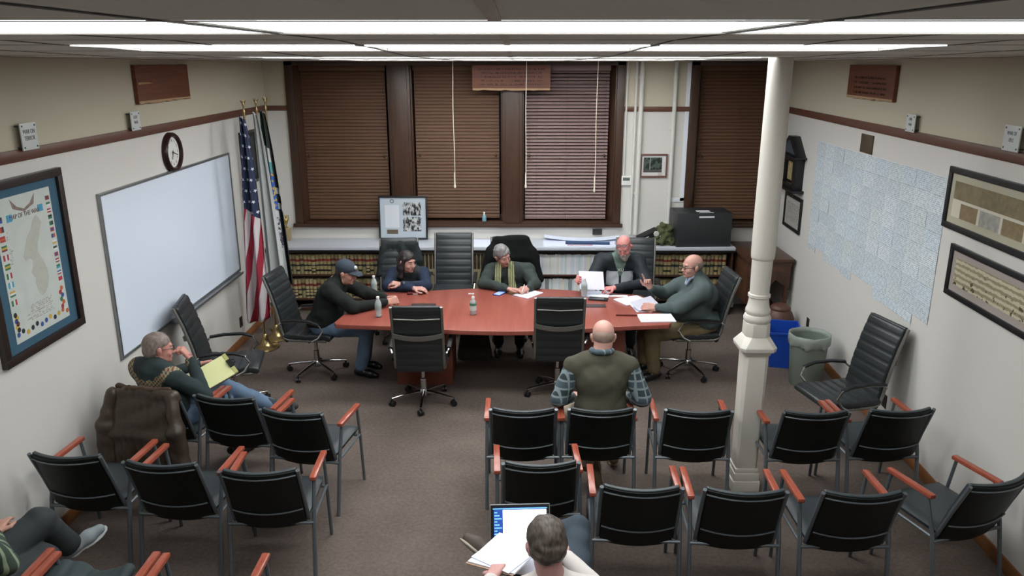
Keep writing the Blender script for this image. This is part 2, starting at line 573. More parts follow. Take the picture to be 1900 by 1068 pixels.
# white wall battens / pipes between the windows
for x, r_, lab in ((1.375, .012, 'thin white wall pipe next to the large window, ending at the thermostat'), (1.49, .016, 'thin white wall pipe left of the thickest white pipe'), (1.555, .030, 'thickest white pipe running down the wall left of the small photo'), (1.975, .026, 'white pipe running down the wall right of the small photo')):
    t = MB(); zb = 1.73 if r_ < .014 else .96
    t.tube([(0, 0, zb), (0, 0, 3.135)], r_, 12)
    for z in (1.5, 2.3, 2.95):
        if z > zb: t.box(-r_ - .008, r_ + .008, 0, .02 + r_ * .3, z - .012, z + .012)
    solo(t, 'wall_pipe', MAT['white_paint'], lab, 'pipe', (x, YB - r_ - .006, 0), smooth=True)
m = MB(); m.box(0, .05, -.012, 0, 0, 1.72); m.box(-.14, .05, -.012, 0, -.012, .04)
solo(m, 'window_edge_strip', mt('bright_white_trim', 'd9dde2', .5), 'bright white strip along the left edge of the right-hand window', 'trim strip', (2.115, YB, 1.40))

# thermostat, outlets
t = thing('thermostat', 'white thermostat with grey display beside the large window', 'thermostat', (1.41, YB, 1.665))
m = MB(); m.box(-.065, .065, -.03, 0, -.06, .06); m.build('housing', MAT['white_pl'], t, bevel=.006)
m = MB(); m.box(-.045, .045, -.032, -.0295, 0, .04); m.build('display', mt('lcd_grey', '5f6a62', .3), t)
MAT['outlet'] = mt('dark_brown_plastic', '2e2723', .45)
def outlet(label, loc, rz, flat=False):
    t = thing('power_outlet', label, 'outlet', loc, rz)
    m = MB(); m.box(-.062 if flat else -.04, .062 if flat else .04, -.02 if flat else -.008, 0, -.037 if flat else -.06, .037 if flat else .06); m.build('cover_plate', MAT['outlet'], t, bevel=.003)
    for z in (-.025, .025):
        m = MB()
        if flat: m.box(z - .014, z + .014, -.023, -.019, -.012, .012)
        else: m.box(-.018, .018, -.011, -.007, z - .014, z + .014); m.build('socket', MAT['black_pl'], t, bevel=.002)
outlet('dark brown outlet plate above the counter left of the bearded man', (1.06, YB, .99), 0, True)
outlet('dark outlet plate low on the left wall below the whiteboard', (XL, 8.47, .27), PI / 2)
outlet('dark outlet plate low on the right wall above the blue recycling bin', (xr(8.4), 8.4, .29), -PI / 2 - AR)
outlet('dark outlet plate low on the right wall behind the ribbed office chair', (xr(6.28), 6.28, .30), -PI / 2 - AR)

# ---------------------------------------------------------------- framed things
def framed(label, cat, w_, h_, fw, fmat, matmat, picmat, loc, rz, mat_in=.05, tilt=0, depth=.025, name='framed_picture', group=None, pic=True, round_=.004):
    t = thing(name, label, cat, loc, rz, group)
    if tilt: t.rotation_euler = (tilt, 0, rz)
    m = MB()
    a, b = w_ / 2, h_ / 2
    m.box(-a, a, -depth, 0, b - fw, b); m.box(-a, a, -depth, 0, -b, -b + fw)
    m.box(-a, -a + fw, -depth, 0, -b + fw, b - fw); m.box(a - fw, a, -depth, 0, -b + fw, b - fw)
    m.build('frame', fmat, t, bevel=round_)
    m = MB(); m.box(-a + fw * .9, a - fw * .9, -depth * .45, -depth * .25, -b + fw * .9, b - fw * .9)
    m.build('mat_board', matmat, t)
    if pic:
        m = MB(); m.box(-a + fw + mat_in, a - fw - mat_in, -depth * .5, -depth * .44, -b + fw + mat_in, b - fw - mat_in)
        m.build('print', picmat, t)
    return t

def panorama_mat(name, lower):
    g = G(name)
    x, y, z = g.xyz()
    n = g.noise(7, 6); n2 = g.noise(26, 5)
    land = g.mix(g.m('MULTIPLY', g.m('ADD', n, g.m('MULTIPLY', n2, .7)), .75, clamp=True), srgb('2e2618'), srgb('8f8160'))
    sky = srgb('b5ab92')
    hz = g.m('ADD', z, g.m('MULTIPLY', n, .08))
    c = g.mix(g.m('GREATER_THAN', hz, .215 if not lower else .6), land, sky)
    if not lower:
        c = g.mix(g.m('LESS_THAN', z, .0), c, srgb('c4bfae'))
        for x0, x1, col in ((-.56, -.33, '77664a'), (-.30, -.05, '8d8c84'), (-.02, .22, '76684a'), (.26, .5, '7d7460')):
            f = g.m('MULTIPLY', g.band(x, x0, x1), g.band(z, -.15, -.02))
            c = g.mix(f, c, g.mix(n2, sh(srgb(col), .6), sh(srgb(col), 1.7)))
    else:
        rows = g.m('SINE', g.m('MULTIPLY', g.m('ADD', z, g.m('MULTIPLY', n2, .03)), 150))
        c = g.mix(g.m('GREATER_THAN', rows, 0), srgb('8c8468'), srgb('b9b197'))
        c = g.mix(g.m('GREATER_THAN', g.m('ADD', n2, g.m('MULTIPLY', z, -1.2)), .66), c, srgb('4c4632'))
    return g.fin(c, .5)
MAT['pan1'] = panorama_mat('sepia_panorama', False)
MAT['pan2'] = panorama_mat('sepia_crowd_panorama', True)
MAT['cream_mat'] = mt('cream_mat_board', 'aba692', .8)
MAT['pink_mat'] = mt('pinkish_mat_board', '9c928c', .8)
RZ = -PI / 2 - AR
framed('large black framed sepia panorama on the right wall, upper one at the picture edge', 'picture', 1.55, .445, .045, MAT['black_frame'], MAT['cream_mat'], MAT['pan1'], (xr(4.97), 4.97, 2.19), RZ, .05)
framed('large black framed sepia panorama with rows of people, lower one on the right wall', 'picture', 1.40, .375, .04, MAT['black_frame'], MAT['pink_mat'], MAT['pan2'], (xr(4.86), 4.86, 1.69), RZ, .05)

def doc_mat(name, base, ink, sc_=60, thr=.52):
    g = G(name)
    n = g.noise(14, 5)
    x, y, z = g.xyz()
    lines = g.m('GREATER_THAN', g.m('SINE', g.m('MULTIPLY', z, sc_ * 4)), .1)
    f = g.m('MULTIPLY', lines, g.m('GREATER_THAN', g.noise(sc_, 3), thr))
    return g.fin(g.mix(f, g.mix(n, sh(srgb(base), .85), sh(srgb(base), 1.08)), srgb(ink)), .7)
MAT['cert'] = doc_mat('engraved_certificate', '9f9c94', '5a5853', 70)
framed('small black framed engraving on the right wall under the little black shrine cabinet', 'picture', .66, .42, .04, MAT['black_frame'], mt('grey_mat', '9c9a94', .8), MAT['cert'], (xr(9.33), 9.33, 1.385), RZ, .06)

# shrine shaped display cabinet
t = thing('display_case', 'small black house-shaped display cabinet with pointed roof on the right wall', 'display case', (xr(9.42), 9.42, 1.69), RZ)
m = MB(); D = .10
m.box(-.40, .40, -D - .04, 0, -.03, 0)
m.build('base_shelf', MAT['black_frame'], t, bevel=.005)
m = MB(); m.box(-.33, -.2, -D, 0, 0, .36); m.box(.2, .33, -D, 0, 0, .36); m.box(-.2, .2, -D, 0, 0, .05); m.box(-.2, .2, -D, 0, .31, .36); m.box(-.2, .2, -.02, 0, .05, .31)
m.build('cabinet_body', MAT['black_frame'], t, bevel=.004)
m = MB(); m.box(-.40, .40, -D - .04, 0, .36, .385); m.build('cornice', MAT['black_frame'], t, bevel=.004)
m = MB()
m.prism([(-.36, .385), (.36, .385), (.07, .60), (-.07, .60)], 0, 1, lambda a, b, c: (a, -D * c, b)); m.build('roof', MAT['black_frame'], t, bevel=.004)
m = MB(); m.prism([(-.24, .405), (.24, .405), (0, .56)], 0, 1, lambda a, b, c: (a, -D - .006 * c, b)); m.build('gable_panel', mt('dark_blue_grey_gable', '3c424a', .5, var=.5, vs_=25), t)
m = MB(); m.box(-.17, .17, -.04, -.02, .07, .29); m.build('document', doc_mat('aged_document', 'a8976c', '5f4f33', 70), t)

# plaques
MAT['cedar'] = wood('reddish_cedar_plaque', '42200f', '804527', 3, (.4, 1, 9), .45)
MAT['bark'] = mt('pale_sapwood_edge', 'a98d68', .7, var=.2, vs_=30)
MAT['carve'] = mt('carved_dark_letters', '25130b', .7)
def plaque(label, w_, h_, loc, rz, left_edge=False, lines=None, ls=.03):
    t = thing('wooden_plaque', label, 'plaque', loc, rz)
    m = MB()
    N_ = 14
    top = [(-w_ / 2 + w_ * i / N_, h_ / 2 + random.uniform(-.003, .003)) for i in range(N_ + 1)]
    bot = [(w_ / 2 - w_ * i / N_, -h_ / 2 + random.uniform(-.006, .006)) for i in range(N_ + 1)]
    m.prism(bot + top, 0, 1, lambda a, b, c: (a, -.03 * c - .004, b))
    m.build('board', MAT['cedar'], t)
    m = MB()
    m.prism([(p[0], p[1]) for p in bot] + [(-w_ / 2, -h_ / 2 + .02), (w_ / 2, -h_ / 2 + .018)], 0, 1, lambda a, b, c: (a * .99, -.0345 - .001 * c, b + .004))
    m.build('bark_edge', MAT['bark'], t)
    if left_edge:
        m = MB(); m.prism([(-w_ / 2 + .03, .0), (-w_ / 2 + .3, .004), (-w_ / 2 + .22, .016), (-w_ / 2 + .03, .018)], 0, 1, lambda a, b, c: (a, -.0345 - .001 * c, b)); m.build('sapwood_streak', MAT['bark'], t)
    if lines:
        z = h_ / 2 - ls * 1.1
        for i, s_ in enumerate(lines):
            if s_: text_obj('carved_text', s_, ls, MAT['carve'], t, (0, -.0355, z), sx=1.25)
            z -= ls * 1.42
    return t
plaque('reddish wooden plaque with a pale streak, high on the left wall', 1.06, .315, (XL, 7.15, 2.957), PI / 2, True)
plaque('reddish wooden plaque with carved lines, high on the right wall', 1.08, .305, (xr(7.4), 7.4, 2.957), RZ, False)
sg = plaque('long carved wooden sign hanging in front of the big window', .965, .30, (-.068, 9.985, 2.943), 0, False)
# carved lettering on the sign is too soft in the photograph to be read: bands of short strokes
def strokes(parent, w_, rows, z0, dz, h_, name='carved_text', mat=None, seed=3, y=-.0358, left=None):
    rnd = random.Random(seed)
    for i in range(rows):
        m = MB(); x = (-w_ / 2 if left is None else left) + rnd.uniform(0, .06); z = z0 - dz * i
        while x < w_ / 2 - .01 - rnd.uniform(0, .05):
            k = rnd.random()
            ww = rnd.uniform(.004, .008)
            if k < .78:
                m.box(x, x + ww * .55, y, y + .002, z - h_ / 2, z + h_ / 2 * rnd.choice([.4, 1, 1]))
                if k < .5: m.box(x, x + ww * 1.7, y, y + .002, z + (h_ / 2 - .004) * rnd.choice([-1, 0, .4]), z + (h_ / 2 - .004) * rnd.choice([-1, 0, .4]) + .005)
            x += ww * 2.1
        m.build(name, mat or MAT['carve'], parent)
strokes(sg, .84, 5, .105, .046, .026)
pr = [o for o in COL.objects if o.get('label', '').startswith('reddish wooden plaque with carved')][0]
strokes(pr, .8, 4, .04, .045, .02, seed=9)

# white campaign name plates standing on the rail
def nameplate(label, loc, rz, lines, w_=.155, h_=.15):
    t = thing('name_plate', label, 'sign', loc, rz)
    m = MB(); m.box(-w_ / 2, w_ / 2, -.045, -.037, -h_ / 2, h_ / 2); m.build('panel', mt('acrylic_white_panel', 'c6cac8', .35), t, bevel=.002)
    for sx in (-1, 1):
        for sz in (-1, 1):
            m = MB(); m.cyl((sx * (w_ / 2 - .018), 0, sz * (h_ / 2 - .018)), (sx * (w_ / 2 - .018), -.048, sz * (h_ / 2 - .018)), .006, n=10); m.build('standoff', MAT['metal_dark'], t)
    z = .03 if len(lines) == 2 else .035
    for s_, ls in lines:
        text_obj('lettering', s_, ls, mt('dark_grey_ink', '3d4246', .6), t, (0, -.0455, z), sx=.8)
        z -= .042
    return t
nameplate('white plate lettered WAR ON TERROR above the framed war map', (XL, 5.05, 2.685), PI / 2, [('WAR ON', .038), ('TERROR', .038)], .17, .17)
nameplate('small white plate on the left wall between the wooden plaque and the rail', (XL, 6.50, 2.675), PI / 2, [('GULF', .036), ('WAR', .036)])
nameplate('small white plate on the right wall below the wooden plaque', (xr(6.44), 6.44, 2.665), RZ, [('CIVIL', .03), ('WAR', .03)], .16, .14)
nameplate('white plate at the right edge of the picture above the panoramas', (xr(5.0), 5.0, 2.68), RZ, [('WAR OF', .034), ('1812', .034)], .18, .16)

# little dark vent plate above the papers
m = MB(); m.box(-.14, .14, -.012, 0, -.085, .085)
solo(m, 'wall_plate', wood('dark_brown_plate', '3c3022', '55452f', 10, (1, 1, 1), .5), 'small dark brown plate on the right wall above the sheets of paper', 'wall plate', (xr(7.36), 7.36, 2.405), RZ, bevel=.003)

# wall of paper sheets
def sheet_mat(name, base):
    g = G(name)
    x, y, z = g.xyz()
    vec = g.coord(scale=(1, 1, 1))
    n = g.noise(26, 4)
    ln = g.m('GREATER_THAN', g.m('SINE', g.m('MULTIPLY', z, 420)), -.1)
    words = g.m('GREATER_THAN', g.noise(75, 3, g.coord(scale=(1, 1, .5))), .47)
    f = g.m('MULTIPLY', g.m('MULTIPLY', ln, words), .6)
    c = g.mix(f, g.mix(n, sh(srgb(base), .9), sh(srgb(base), 1.07)), srgb('76828a'))
    return g.fin(c, .85)
SM = [sheet_mat('printed_sheet_%s' % n_, c_) for n_, c_ in (('bluish', 'c6d1d8'), ('white', 'ced6da'), ('greyish', 'c4cdd2'), ('cream', 'cad1d2'))]
rnd = random.Random(5)
ycol0, ycol1 = 8.70, 5.76
ncol, nrow = 11, 8
cwid = (ycol0 - ycol1) / ncol
rh = (2.30 - 1.17) / nrow
protos = []
cnt = 0
for ci in range(ncol):
    for ri in range(nrow + 1):
        if ri == nrow and rnd.random() < .45: continue
        mi = rnd.randrange(4)
        key = mi
        if ri == nrow: h_ = rh * rnd.uniform(.45, .9)
        else: h_ = rh + .008
        m = MB()
        off = -.001 - .0012 * ((ci + ri) % 3)
        nx = 4
        ww = cwid + .006
        cur = rnd.uniform(.001, .004)
        for i in range(nx):
            a, b = -ww / 2 + ww * i / nx, -ww / 2 + ww * (i + 1) / nx
            m.hexa([(a, off - cur, -h_ / 2), (b, off - cur, -h_ / 2), (b, off - .0008 - cur, -h_ / 2), (a, off - .0008 - cur, -h_ / 2),
                    (a, off, h_ / 2), (b, off, h_ / 2), (b, off - .0008, h_ / 2), (a, off - .0008, h_ / 2)])
        yy_ = ycol0 - cwid * (ci + .5)
        zz_ = 2.30 - rh * ri - h_ / 2 + .003 * rnd.uniform(-1, 1) + .002 * ci
        solo(m, 'paper_sheet', SM[mi], 'printed sheet on the right wall, %s column from the windows, %s row from the top' % (ordinal(ci + 1), ordinal(ri + 1)), 'paper', (xr(yy_), yy_, zz_), RZ, 'printed sheets on the right wall')
        cnt += 1

# map poster on the left wall
FR = mt('dark_brown_picture_frame', '2a211d', .35)
pm = framed('large framed war map poster with printed flags and a blue mat, left wall', 'picture', .90, 1.13, .055, FR, mt('blue_mat_board', '2f5266', .8), None, (XL, 4.90, 1.885), PI / 2, pic=False, depth=.04)
PW, PH = .30, .455
m = MB(); m.box(-PW, PW, -.021, -.0185, -PH, PH)
g = G('map_paper'); n = g.noise(9, 4)
g.fin(g.mix(n, srgb('a9b1ad'), srgb('c2c6be')), .7)
m.build('print', g.mat, pm)
# korean peninsula outline
land = [(.13, .27), (.10, .30), (.05, .27), (.02, .22), (-.04, .18), (-.08, .12), (-.12, .06), (-.10, .03), (-.05, .04), (-.02, .02), (-.03, -.02), (-.06, -.05), (-.04, -.08), (-.02, -.1), (-.03, -.14), (-.01, -.2), (.02, -.23), (.06, -.22), (.10, -.19), (.13, -.13), (.13, -.07), (.1, -.01), (.07, .03), (.05, .07), (.07, .12), (.1, .16), (.12, .2), (.15, .24)]
m = MB(); m.prism([(a * .9, b) for a, b in land[::-1]], 0, 1, lambda a, b, c: (a + .02, -.0211 - .0006 * c, b))
m.build('map_shape', mt('pale_map_land', 'aaaba0', .8, var=.12, vs_=30), pm)
text_obj('poster_title', 'MAP OF THE WAR', .042, mt('ink_red_brown', '5a4440', .7), pm, (.0, -.022, .325), sx=.92)
m = MB(); m.prism([(-.13, .44), (-.07, .385), (0, .36), (.07, .385), (.13, .44), (.11, .375), (0, .342), (-.11, .375)], 0, 1, lambda a, b, c: (a, -.0211 - .0005 * c, b)); m.build('emblem', mt('banner_red_green', '7d6a62', .7, var=.5, vs_=40), pm)
strokes(pm, -.32, 22, .24, .013, .005, 'fine_print', mt('fine_print_grey', '8b918e', .8), 4, -.0217, -.22)
strokes(pm, .34, 8, -.26, .013, .005, 'fine_print', mt('fine_print_brown', '99958a', .8), 5, -.0217, -.17)
fc = {k: mt('flag_' + k, v, .7) for k, v in dict(red='9c3038', blue='2b4a86', green='2f6b45', yellow='b9973a', orange='b2582f', black='22242c', white='c9cccb', sky='3f8fae', maroon='6d2f35').items()}
rnd = random.Random(11)
def pflag(x, z, w_, h_, cols, horiz):
    m = MB(); n_ = len(cols)
    for i in range(n_):
        m.cur = i
        if horiz: m.box(x - w_ / 2, x + w_ / 2, -.0222, -.0212, z + h_ / 2 - h_ * (i + 1) / n_, z + h_ / 2 - h_ * i / n_)
        else: m.box(x - w_ / 2 + w_ * i / n_, x - w_ / 2 + w_ * (i + 1) / n_, -.0222, -.0212, z - h_ / 2, z + h_ / 2)
    m.build('printed_flag', [fc[c] for c in cols], pm)
names = list(fc)
pflag(-.16, .325, .055, .045, ['sky'], True); pflag(.17, .335, .055, .045, ['sky'], True)
rowsl = [(['black', 'blue'], 1), (['yellow', 'red', 'black'], 0), (['red', 'orange', 'red'], 1), (['green', 'yellow', 'maroon'], 1), (['red', 'white', 'red'], 0), (['green', 'yellow', 'green'], 1), (['green', 'white', 'red'], 0), (['sky', 'white', 'sky'], 0), (['yellow', 'white', 'green'], 1), (['green', 'white', 'red'], 0)]
for i, (c, h_) in enumerate(rowsl):
    pflag(-.255, .33 - .058 * i, .052, .036, c, h_)
rowsr = [(['maroon'], 1), (['green', 'white'], 1), (['red', 'white', 'red'], 1), (['black', 'green'], 1), (['green', 'black'], 0), (['red', 'blue', 'red'], 1), (['blue', 'orange'], 0), (['white', 'yellow'], 1), (['black', 'white'], 1), (['red', 'blue', 'red'], 0), (['red', 'white', 'maroon'], 1), (['green', 'sky'], 1), (['blue', 'white', 'red'], 1), (['red'], 1)]
for i, (c, h_) in enumerate(rowsr):
    pflag(.262, .385 - .043 * i, .042, .027, c, h_)
for i in range(24):
    if i < 12: x, z = -.27 + .05 * i, -.40 + .012 * math.sin(i * 2.1)
    elif i < 18: x, z = -.27 + .012 * (i % 2), -.27 - .02 * (i - 12)
    else: x, z = .255 - .02 * (i % 2), -.24 - .025 * (i - 18)
    m = MB(); m.cyl((x, -.0212, z), (x, -.0224, z), .017, n=8); m.build('printed_badge', fc[rnd.choice(['red', 'orange', 'green', 'blue', 'yellow', 'maroon', 'black'])], pm)

# whiteboard
t = thing('whiteboard', 'large white dry-erase board with a thin aluminium frame on the left wall', 'whiteboard', (XL, 7.19, 1.52), PI / 2)
a, b = 1.385, .665
AL = mt('brushed_aluminium', '8f9294', .35, .8)
g = G('whiteboard_surface'); g.fin(srgb('d6dfec'), .2, 0, .5); 
m = MB(); m.box(-a + .01, a - .01, -.018, 0, -b + .01, b - .01); m.build('writing_surface', g.mat, t)
m = MB()
m.box(-a, a, -.026, 0, b - .022, b); m.box(-a, a, -.026, 0, -b, -b + .022); m.box(-a, -a + .022, -.026, 0, -b + .022, b - .022); m.box(a - .022, a, -.026, 0, -b + .022, b - .022)
m.build('frame', AL, t, bevel=.003)
m = MB(); m.box(-a * .35, a * .93, -.085, -.02, -b - .012, -b + .003); m.box(-a * .35, a * .93, -.088, -.082, -b - .012, -b + .014); m.build('marker_tray', AL, t, bevel=.002)

# wall clock
t = thing('wall_clock', 'round wall clock with a dark wooden rim above the whiteboard', 'clock', (XL, 7.17, 2.345), PI / 2)
m = MB()
def ring(y_in, prof, n=40):
    v = [];
    for k in range(n):
        a_ = 2 * PI * k / n
        for (r_, y_) in prof: v.append((r_ * math.cos(a_), y_, r_ * math.sin(a_)))
    P_ = len(prof); f = []
    for k in range(n):
        for i in range(P_):
            f.append((k * P_ + i, k * P_ + (i + 1) % P_, ((k + 1) % n) * P_ + (i + 1) % P_, ((k + 1) % n) * P_ + i))
    return v, f
m.add(*ring(0, [(.135, 0), (.135, -.02), (.145, -.045), (.165, -.05), (.178, -.035), (.18, 0)])); m.build('rim', mt('mahogany_rim', '2c1713', .3), t, smooth=True)
m = MB(); m.cyl((0, 0, 0), (0, -.022, 0), .137, n=40); m.build('face', mt('clock_face', 'cfcfca', .5), t)
for i in range(12):
    a_ = PI / 2 - 2 * PI * (i + 1) / 12
    text_obj('numeral', str(i + 1), .032, MAT['black_pl'], t, (.106 * math.cos(a_), -.0228, .106 * math.sin(a_)))
for a_, L, wd in ((R(-112), .066, .008), (R(-18), .098, .006)):
    m = MB(); c_, s_ = math.cos(a_), math.sin(a_)
    m.hexa([(-c_ * .015 - s_ * wd / 2, -.026, -s_ * .015 + c_ * wd / 2), (-c_ * .015 + s_ * wd / 2, -.026, -s_ * .015 - c_ * wd / 2), (c_ * L + s_ * wd / 3, -.026, s_ * L - c_ * wd / 3), (c_ * L - s_ * wd / 3, -.026, s_ * L + c_ * wd / 3)] +
           [(-c_ * .015 - s_ * wd / 2, -.028, -s_ * .015 + c_ * wd / 2), (-c_ * .015 + s_ * wd / 2, -.028, -s_ * .015 - c_ * wd / 2), (c_ * L + s_ * wd / 3, -.028, s_ * L - c_ * wd / 3), (c_ * L - s_ * wd / 3, -.028, s_ * L + c_ * wd / 3)])
    m.build('hand', MAT['black_pl'], t)
# dark picture behind the flags
framed('dark framed picture on the left wall mostly hidden behind the flags', 'picture', .55, .62, .03, FR, mt('dark_print_border', '2b2a2c', .6), mt('dark_print', '363a3c', .5, var=.4, vs_=12), (XL, 9.25, 2.05), PI / 2, .05)

# small photo between the pipes
sp = framed('small white framed photo of dark trees hung between the two white pipes', 'picture', .35, .30, .022, mt('reddish_thin_frame', '6d4a42', .5), mt('white_mat', 'c9c8c6', .8), None, (1.755, YB, 1.855), 0, .045, pic=False)
g = G('park_photo'); n = g.noise(22, 5); x, y, z = g.xyz()
c = g.mix(g.m('GREATER_THAN', n, .5), srgb('1c2420'), srgb('46554b'))
c = g.mix(g.m('LESS_THAN', g.m('ADD', z, g.m('MULTIPLY', n, .04)), -.035), c, srgb('8f7f78'))
c = g.mix(g.m('LESS_THAN', z, -.055), c, srgb('4b4845'))
c = g.mix(g.m('MULTIPLY', g.band(x, -.052, -.044), g.m('GREATER_THAN', z, -.05)), c, srgb('a7aaa4'))
g.fin(c, .4)
m = MB(); m.box(-.13, .105, -.0135, -.0115, -.085, .105); m.build('photo', g.mat, sp)
m = MB(); m.box(.06, .115, -.0145, -.0115, -.125, -.09); m.build('caption_card', mt('caption_card', 'b4b0a8', .8), sp)

# ---------------------------------------------------------------- counter, shelves, radiator cover
CY = 9.52; CZ = .90
t = thing('counter', 'long white laminate counter under the windows', 'counter', (0, CY, 0))
m = MB(); m.box(XL + .02, 2.745, 0, YB - CY - .005, CZ - .038, CZ); m.build('worktop', mt('white_laminate', 'b9bcc4', .3), t, bevel=.003)
m = MB(); m.box(XL + .02, 2.745, .006, .03, CZ - .06, CZ - .0385); m.build('edge_strip', MAT['black_pl'], t)
MAT['shelf'] = wood('dark_walnut_shelf', '2c1a13', '4a2c20', 5, (.6, 2, 5), .5)
def shelfunit(x0, x1, label, divs):
    t = thing('bookshelf', label, 'bookshelf', ((x0 + x1) / 2, CY + .06, 0))
    a = (x1 - x0) / 2; D = .36; zt = CZ - .064
    for xx in (-a, a - .025):
        m = MB(); m.box(xx, xx + .025, 0, D, 0, zt); m.build('side_panel', MAT['shelf'], t, bevel=.002)
    for z in (.06, .185, .505, zt - .024):
        m = MB(); m.box(-a + .025, a - .025, .0, D, z, z + .022); m.build('shelf_board', MAT['shelf'], t, bevel=.002)
    m = MB(); m.box(-a + .025, a - .025, D - .012, D, .0, zt - .025); m.build('back_panel', MAT['shelf'], t)
    m = MB(); m.box(-a + .025, a - .025, .03, .045, 0, .058); m.build('toe_board', mt('toe_board_beige', '7b7468', .6), t)
    for dx in divs:
        m = MB(); m.box(dx - x0 - a - .011, dx - x0 - a + .011, .004, D - .012, .207, zt - .024); m.build('divider', MAT['shelf'], t)
    return t
shelfunit(-3.0, -1.50, 'dark wooden bookshelf of law books under the left end of the counter', [])
shelfunit(.16, 1.18, 'dark wooden bookshelf of thin white volumes under the middle of the counter', [])
shelfunit(1.24, 2.74, 'dark wooden bookshelf of law books under the counter behind the man in the grey fleece', [])

# law books
def book_mat(name, base, bands):
    g = G(name)
    x, y, z = g.xyz()
    n = g.noise(30, 3)
    c = g.mix(n, sh(srgb(base), .8), sh(srgb(base), 1.15))
    for z0, z1, col in bands:
        c = g.mix(g.band(z, z0, z1), c, srgb(col))
    # pages: beige on the top face is left to the geometry's own slot
    return g.fin(c, .55)
MAT['page'] = mt('book_pages', '9a9078', .85)
tan = '998b61'
LAW = [book_mat('law_book_tan', tan, [(.165, .195, '7d2b25'), (.105, .125, '23261f'), (.035, .06, '1c1d1a')]),
       book_mat('law_book_tan_gold', 'a3956f', [(.16, .19, '6f2822'), (.11, .122, '2a2b25'), (.07, .08, '201f1b'), (.02, .04, '1c1d1a')]),
       book_mat('law_book_dark', '837a58', [(.168, .2, '5b221e'), (.1, .13, '1c241f')])]
WHT = [mt('white_binder_cover', 'e0e2e2', .6), mt('grey_green_cover', 'c2cecc', .6), mt('pale_blue_cover', 'cdd6de', .6), mt('cream_cover', 'dad7c9', .6), mt('dark_grey_cover', '8a8d90', .6)]
def mkbook(th, h_, d, mat, rounded=True):
    m = MB()
    m.cur = 0
    pts = [(-th / 2, .012), (-th * .3, .002), (0, -.002), (th * .3, .002), (th / 2, .012)] if rounded else [(-th / 2, 0), (th / 2, 0)]
    m.prism(pts + [(th / 2, d), (-th / 2, d)], 0, h_)
    m.cur = 1
    m.box(-th / 2 + .003, th / 2 - .003, .014, d - .004, h_, h_ + .0006)
    return m.build('law_book' if rounded else 'thin_volume', [mat, MAT['page']], None)
def booksrow(x0, x1, z, h_, protos_, label, group, th, seed, cat='book'):
    rnd = random.Random(seed)
    x = x0 + th / 2 + .004; nb_ = 0
    while x < x1 - th / 2:
        p = rnd.choice(protos_)
        o = p.copy(); COL.objects.link(o)
        o.location = (x, CY + .085 + rnd.uniform(0, .006), z); o.rotation_euler = (0, 0, 0)
        o.scale = (1, 1, rnd.uniform(.97, 1.02) * h_ / .25)
        nb_ += 1
        tag(o, label % ordinal(nb_), cat, group)
        x += th + .0012
lp = [mkbook(.0485, .25, .2, mm) for mm in (LAW[0], LAW[0], LAW[1], LAW[2])]
wp = [mkbook(.0235, .25, .2, mm, False) for mm in WHT[:1] + WHT[:4] + WHT[4:]]
booksrow(-2.97, -1.53, .527, .255, lp, 'tan law book with red spine band, %s from the left on the upper left shelf', 'law books on the upper left shelf', .0485, 1)
booksrow(-2.97, -1.53, .207, .25, lp, 'tan law book with red spine band, %s from the left on the lower left shelf', 'law books on the lower left shelf', .0485, 2)
booksrow(1.27, 2.71, .527, .255, lp, 'tan law book with red spine band, %s from the left on the upper right shelf', 'law books on the upper right shelf', .0485, 3)
booksrow(1.27, 2.71, .207, .25, lp, 'tan law book with red spine band, %s from the left on the lower right shelf', 'law books on the lower right shelf', .0485, 4)
booksrow(.19, 1.15, .527, .262, wp, 'thin pale volume, %s from the left on the upper middle shelf', 'thin white volumes on the upper middle shelf', .0235, 5)
booksrow(.19, 1.15, .207, .26, wp, 'thin pale volume, %s from the left on the lower middle shelf', 'thin white volumes on the lower middle shelf', .0235, 6)
for o in lp + wp: bpy.data.objects.remove(o)

# radiator cover
MAT['beige'] = mt('beige_radiator_paint', '8f8468', .5)
t = thing('radiator_cover', 'beige metal radiator cover with vertical slots between the bookshelves', 'radiator', (-.67, CY + .06, 0))
m = MB(); a = .80
m.box(-a, a, 0, .34, 0, .60); m.box(-a, a, .02, .34, .60, CZ - .064); m.box(-a, a, 0, .02, .80, CZ - .064)
m.build('cabinet', MAT['beige'], t, bevel=.003)
m = MB(); k = -a + .02
while k < a - .02:
    m.box(k, k + .012, 0, .016, .60, .80); k += .047
m.build('slots', mt('beige_bright', 'a2967a', .5), t)
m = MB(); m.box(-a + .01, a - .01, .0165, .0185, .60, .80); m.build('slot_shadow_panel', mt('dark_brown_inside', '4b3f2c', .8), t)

# ---------------------------------------------------------------- things on the counter
pf = framed('black framed display of a letter and two group photos leaning on the counter', 'picture', .635, .565, .022, MAT['black_frame'], mt('silver_mat', 'a9b2ba', .7), None, (-1.475, 9.985, CZ + .286), 0, pic=False, tilt=-.08)
def bw_photo(seed):
    g = G('group_photo'); n = g.noise(26 + seed, 5, g.coord(scale=(1.3, 1, .7)))
    g.fin(g.mix(g.m('MULTIPLY', g.m('SUBTRACT', n, .42), 6, clamp=True), srgb('17191b'), srgb('b4b6b6')), .4); return g.mat
m = MB(); m.box(-.235, -.05, -.0135, -.0115, -.13, .165); m.build('letter', mt('letter_paper', 'c4c7cd', .7), pf)
for i, (z0, z1) in enumerate(((.03, .20), (-.175, .01))):
    m = MB(); m.box(.0, .235, -.0135, -.0115, z0, z1); m.build('photo', bw_photo(i * 3), pf)
m = MB(); m.box(-.215, -.07, -.0138, -.0115, -.21, -.155); m.build('brass_plate', mt('dull_bronze', '5d5040', .5), pf)
m = MB(); m.add(*ring(0, [(.018, -.0125), (.018, -.0138), (.026, -.0138), (.026, -.0125)], 20)); m.M = Matrix.Identity(4)
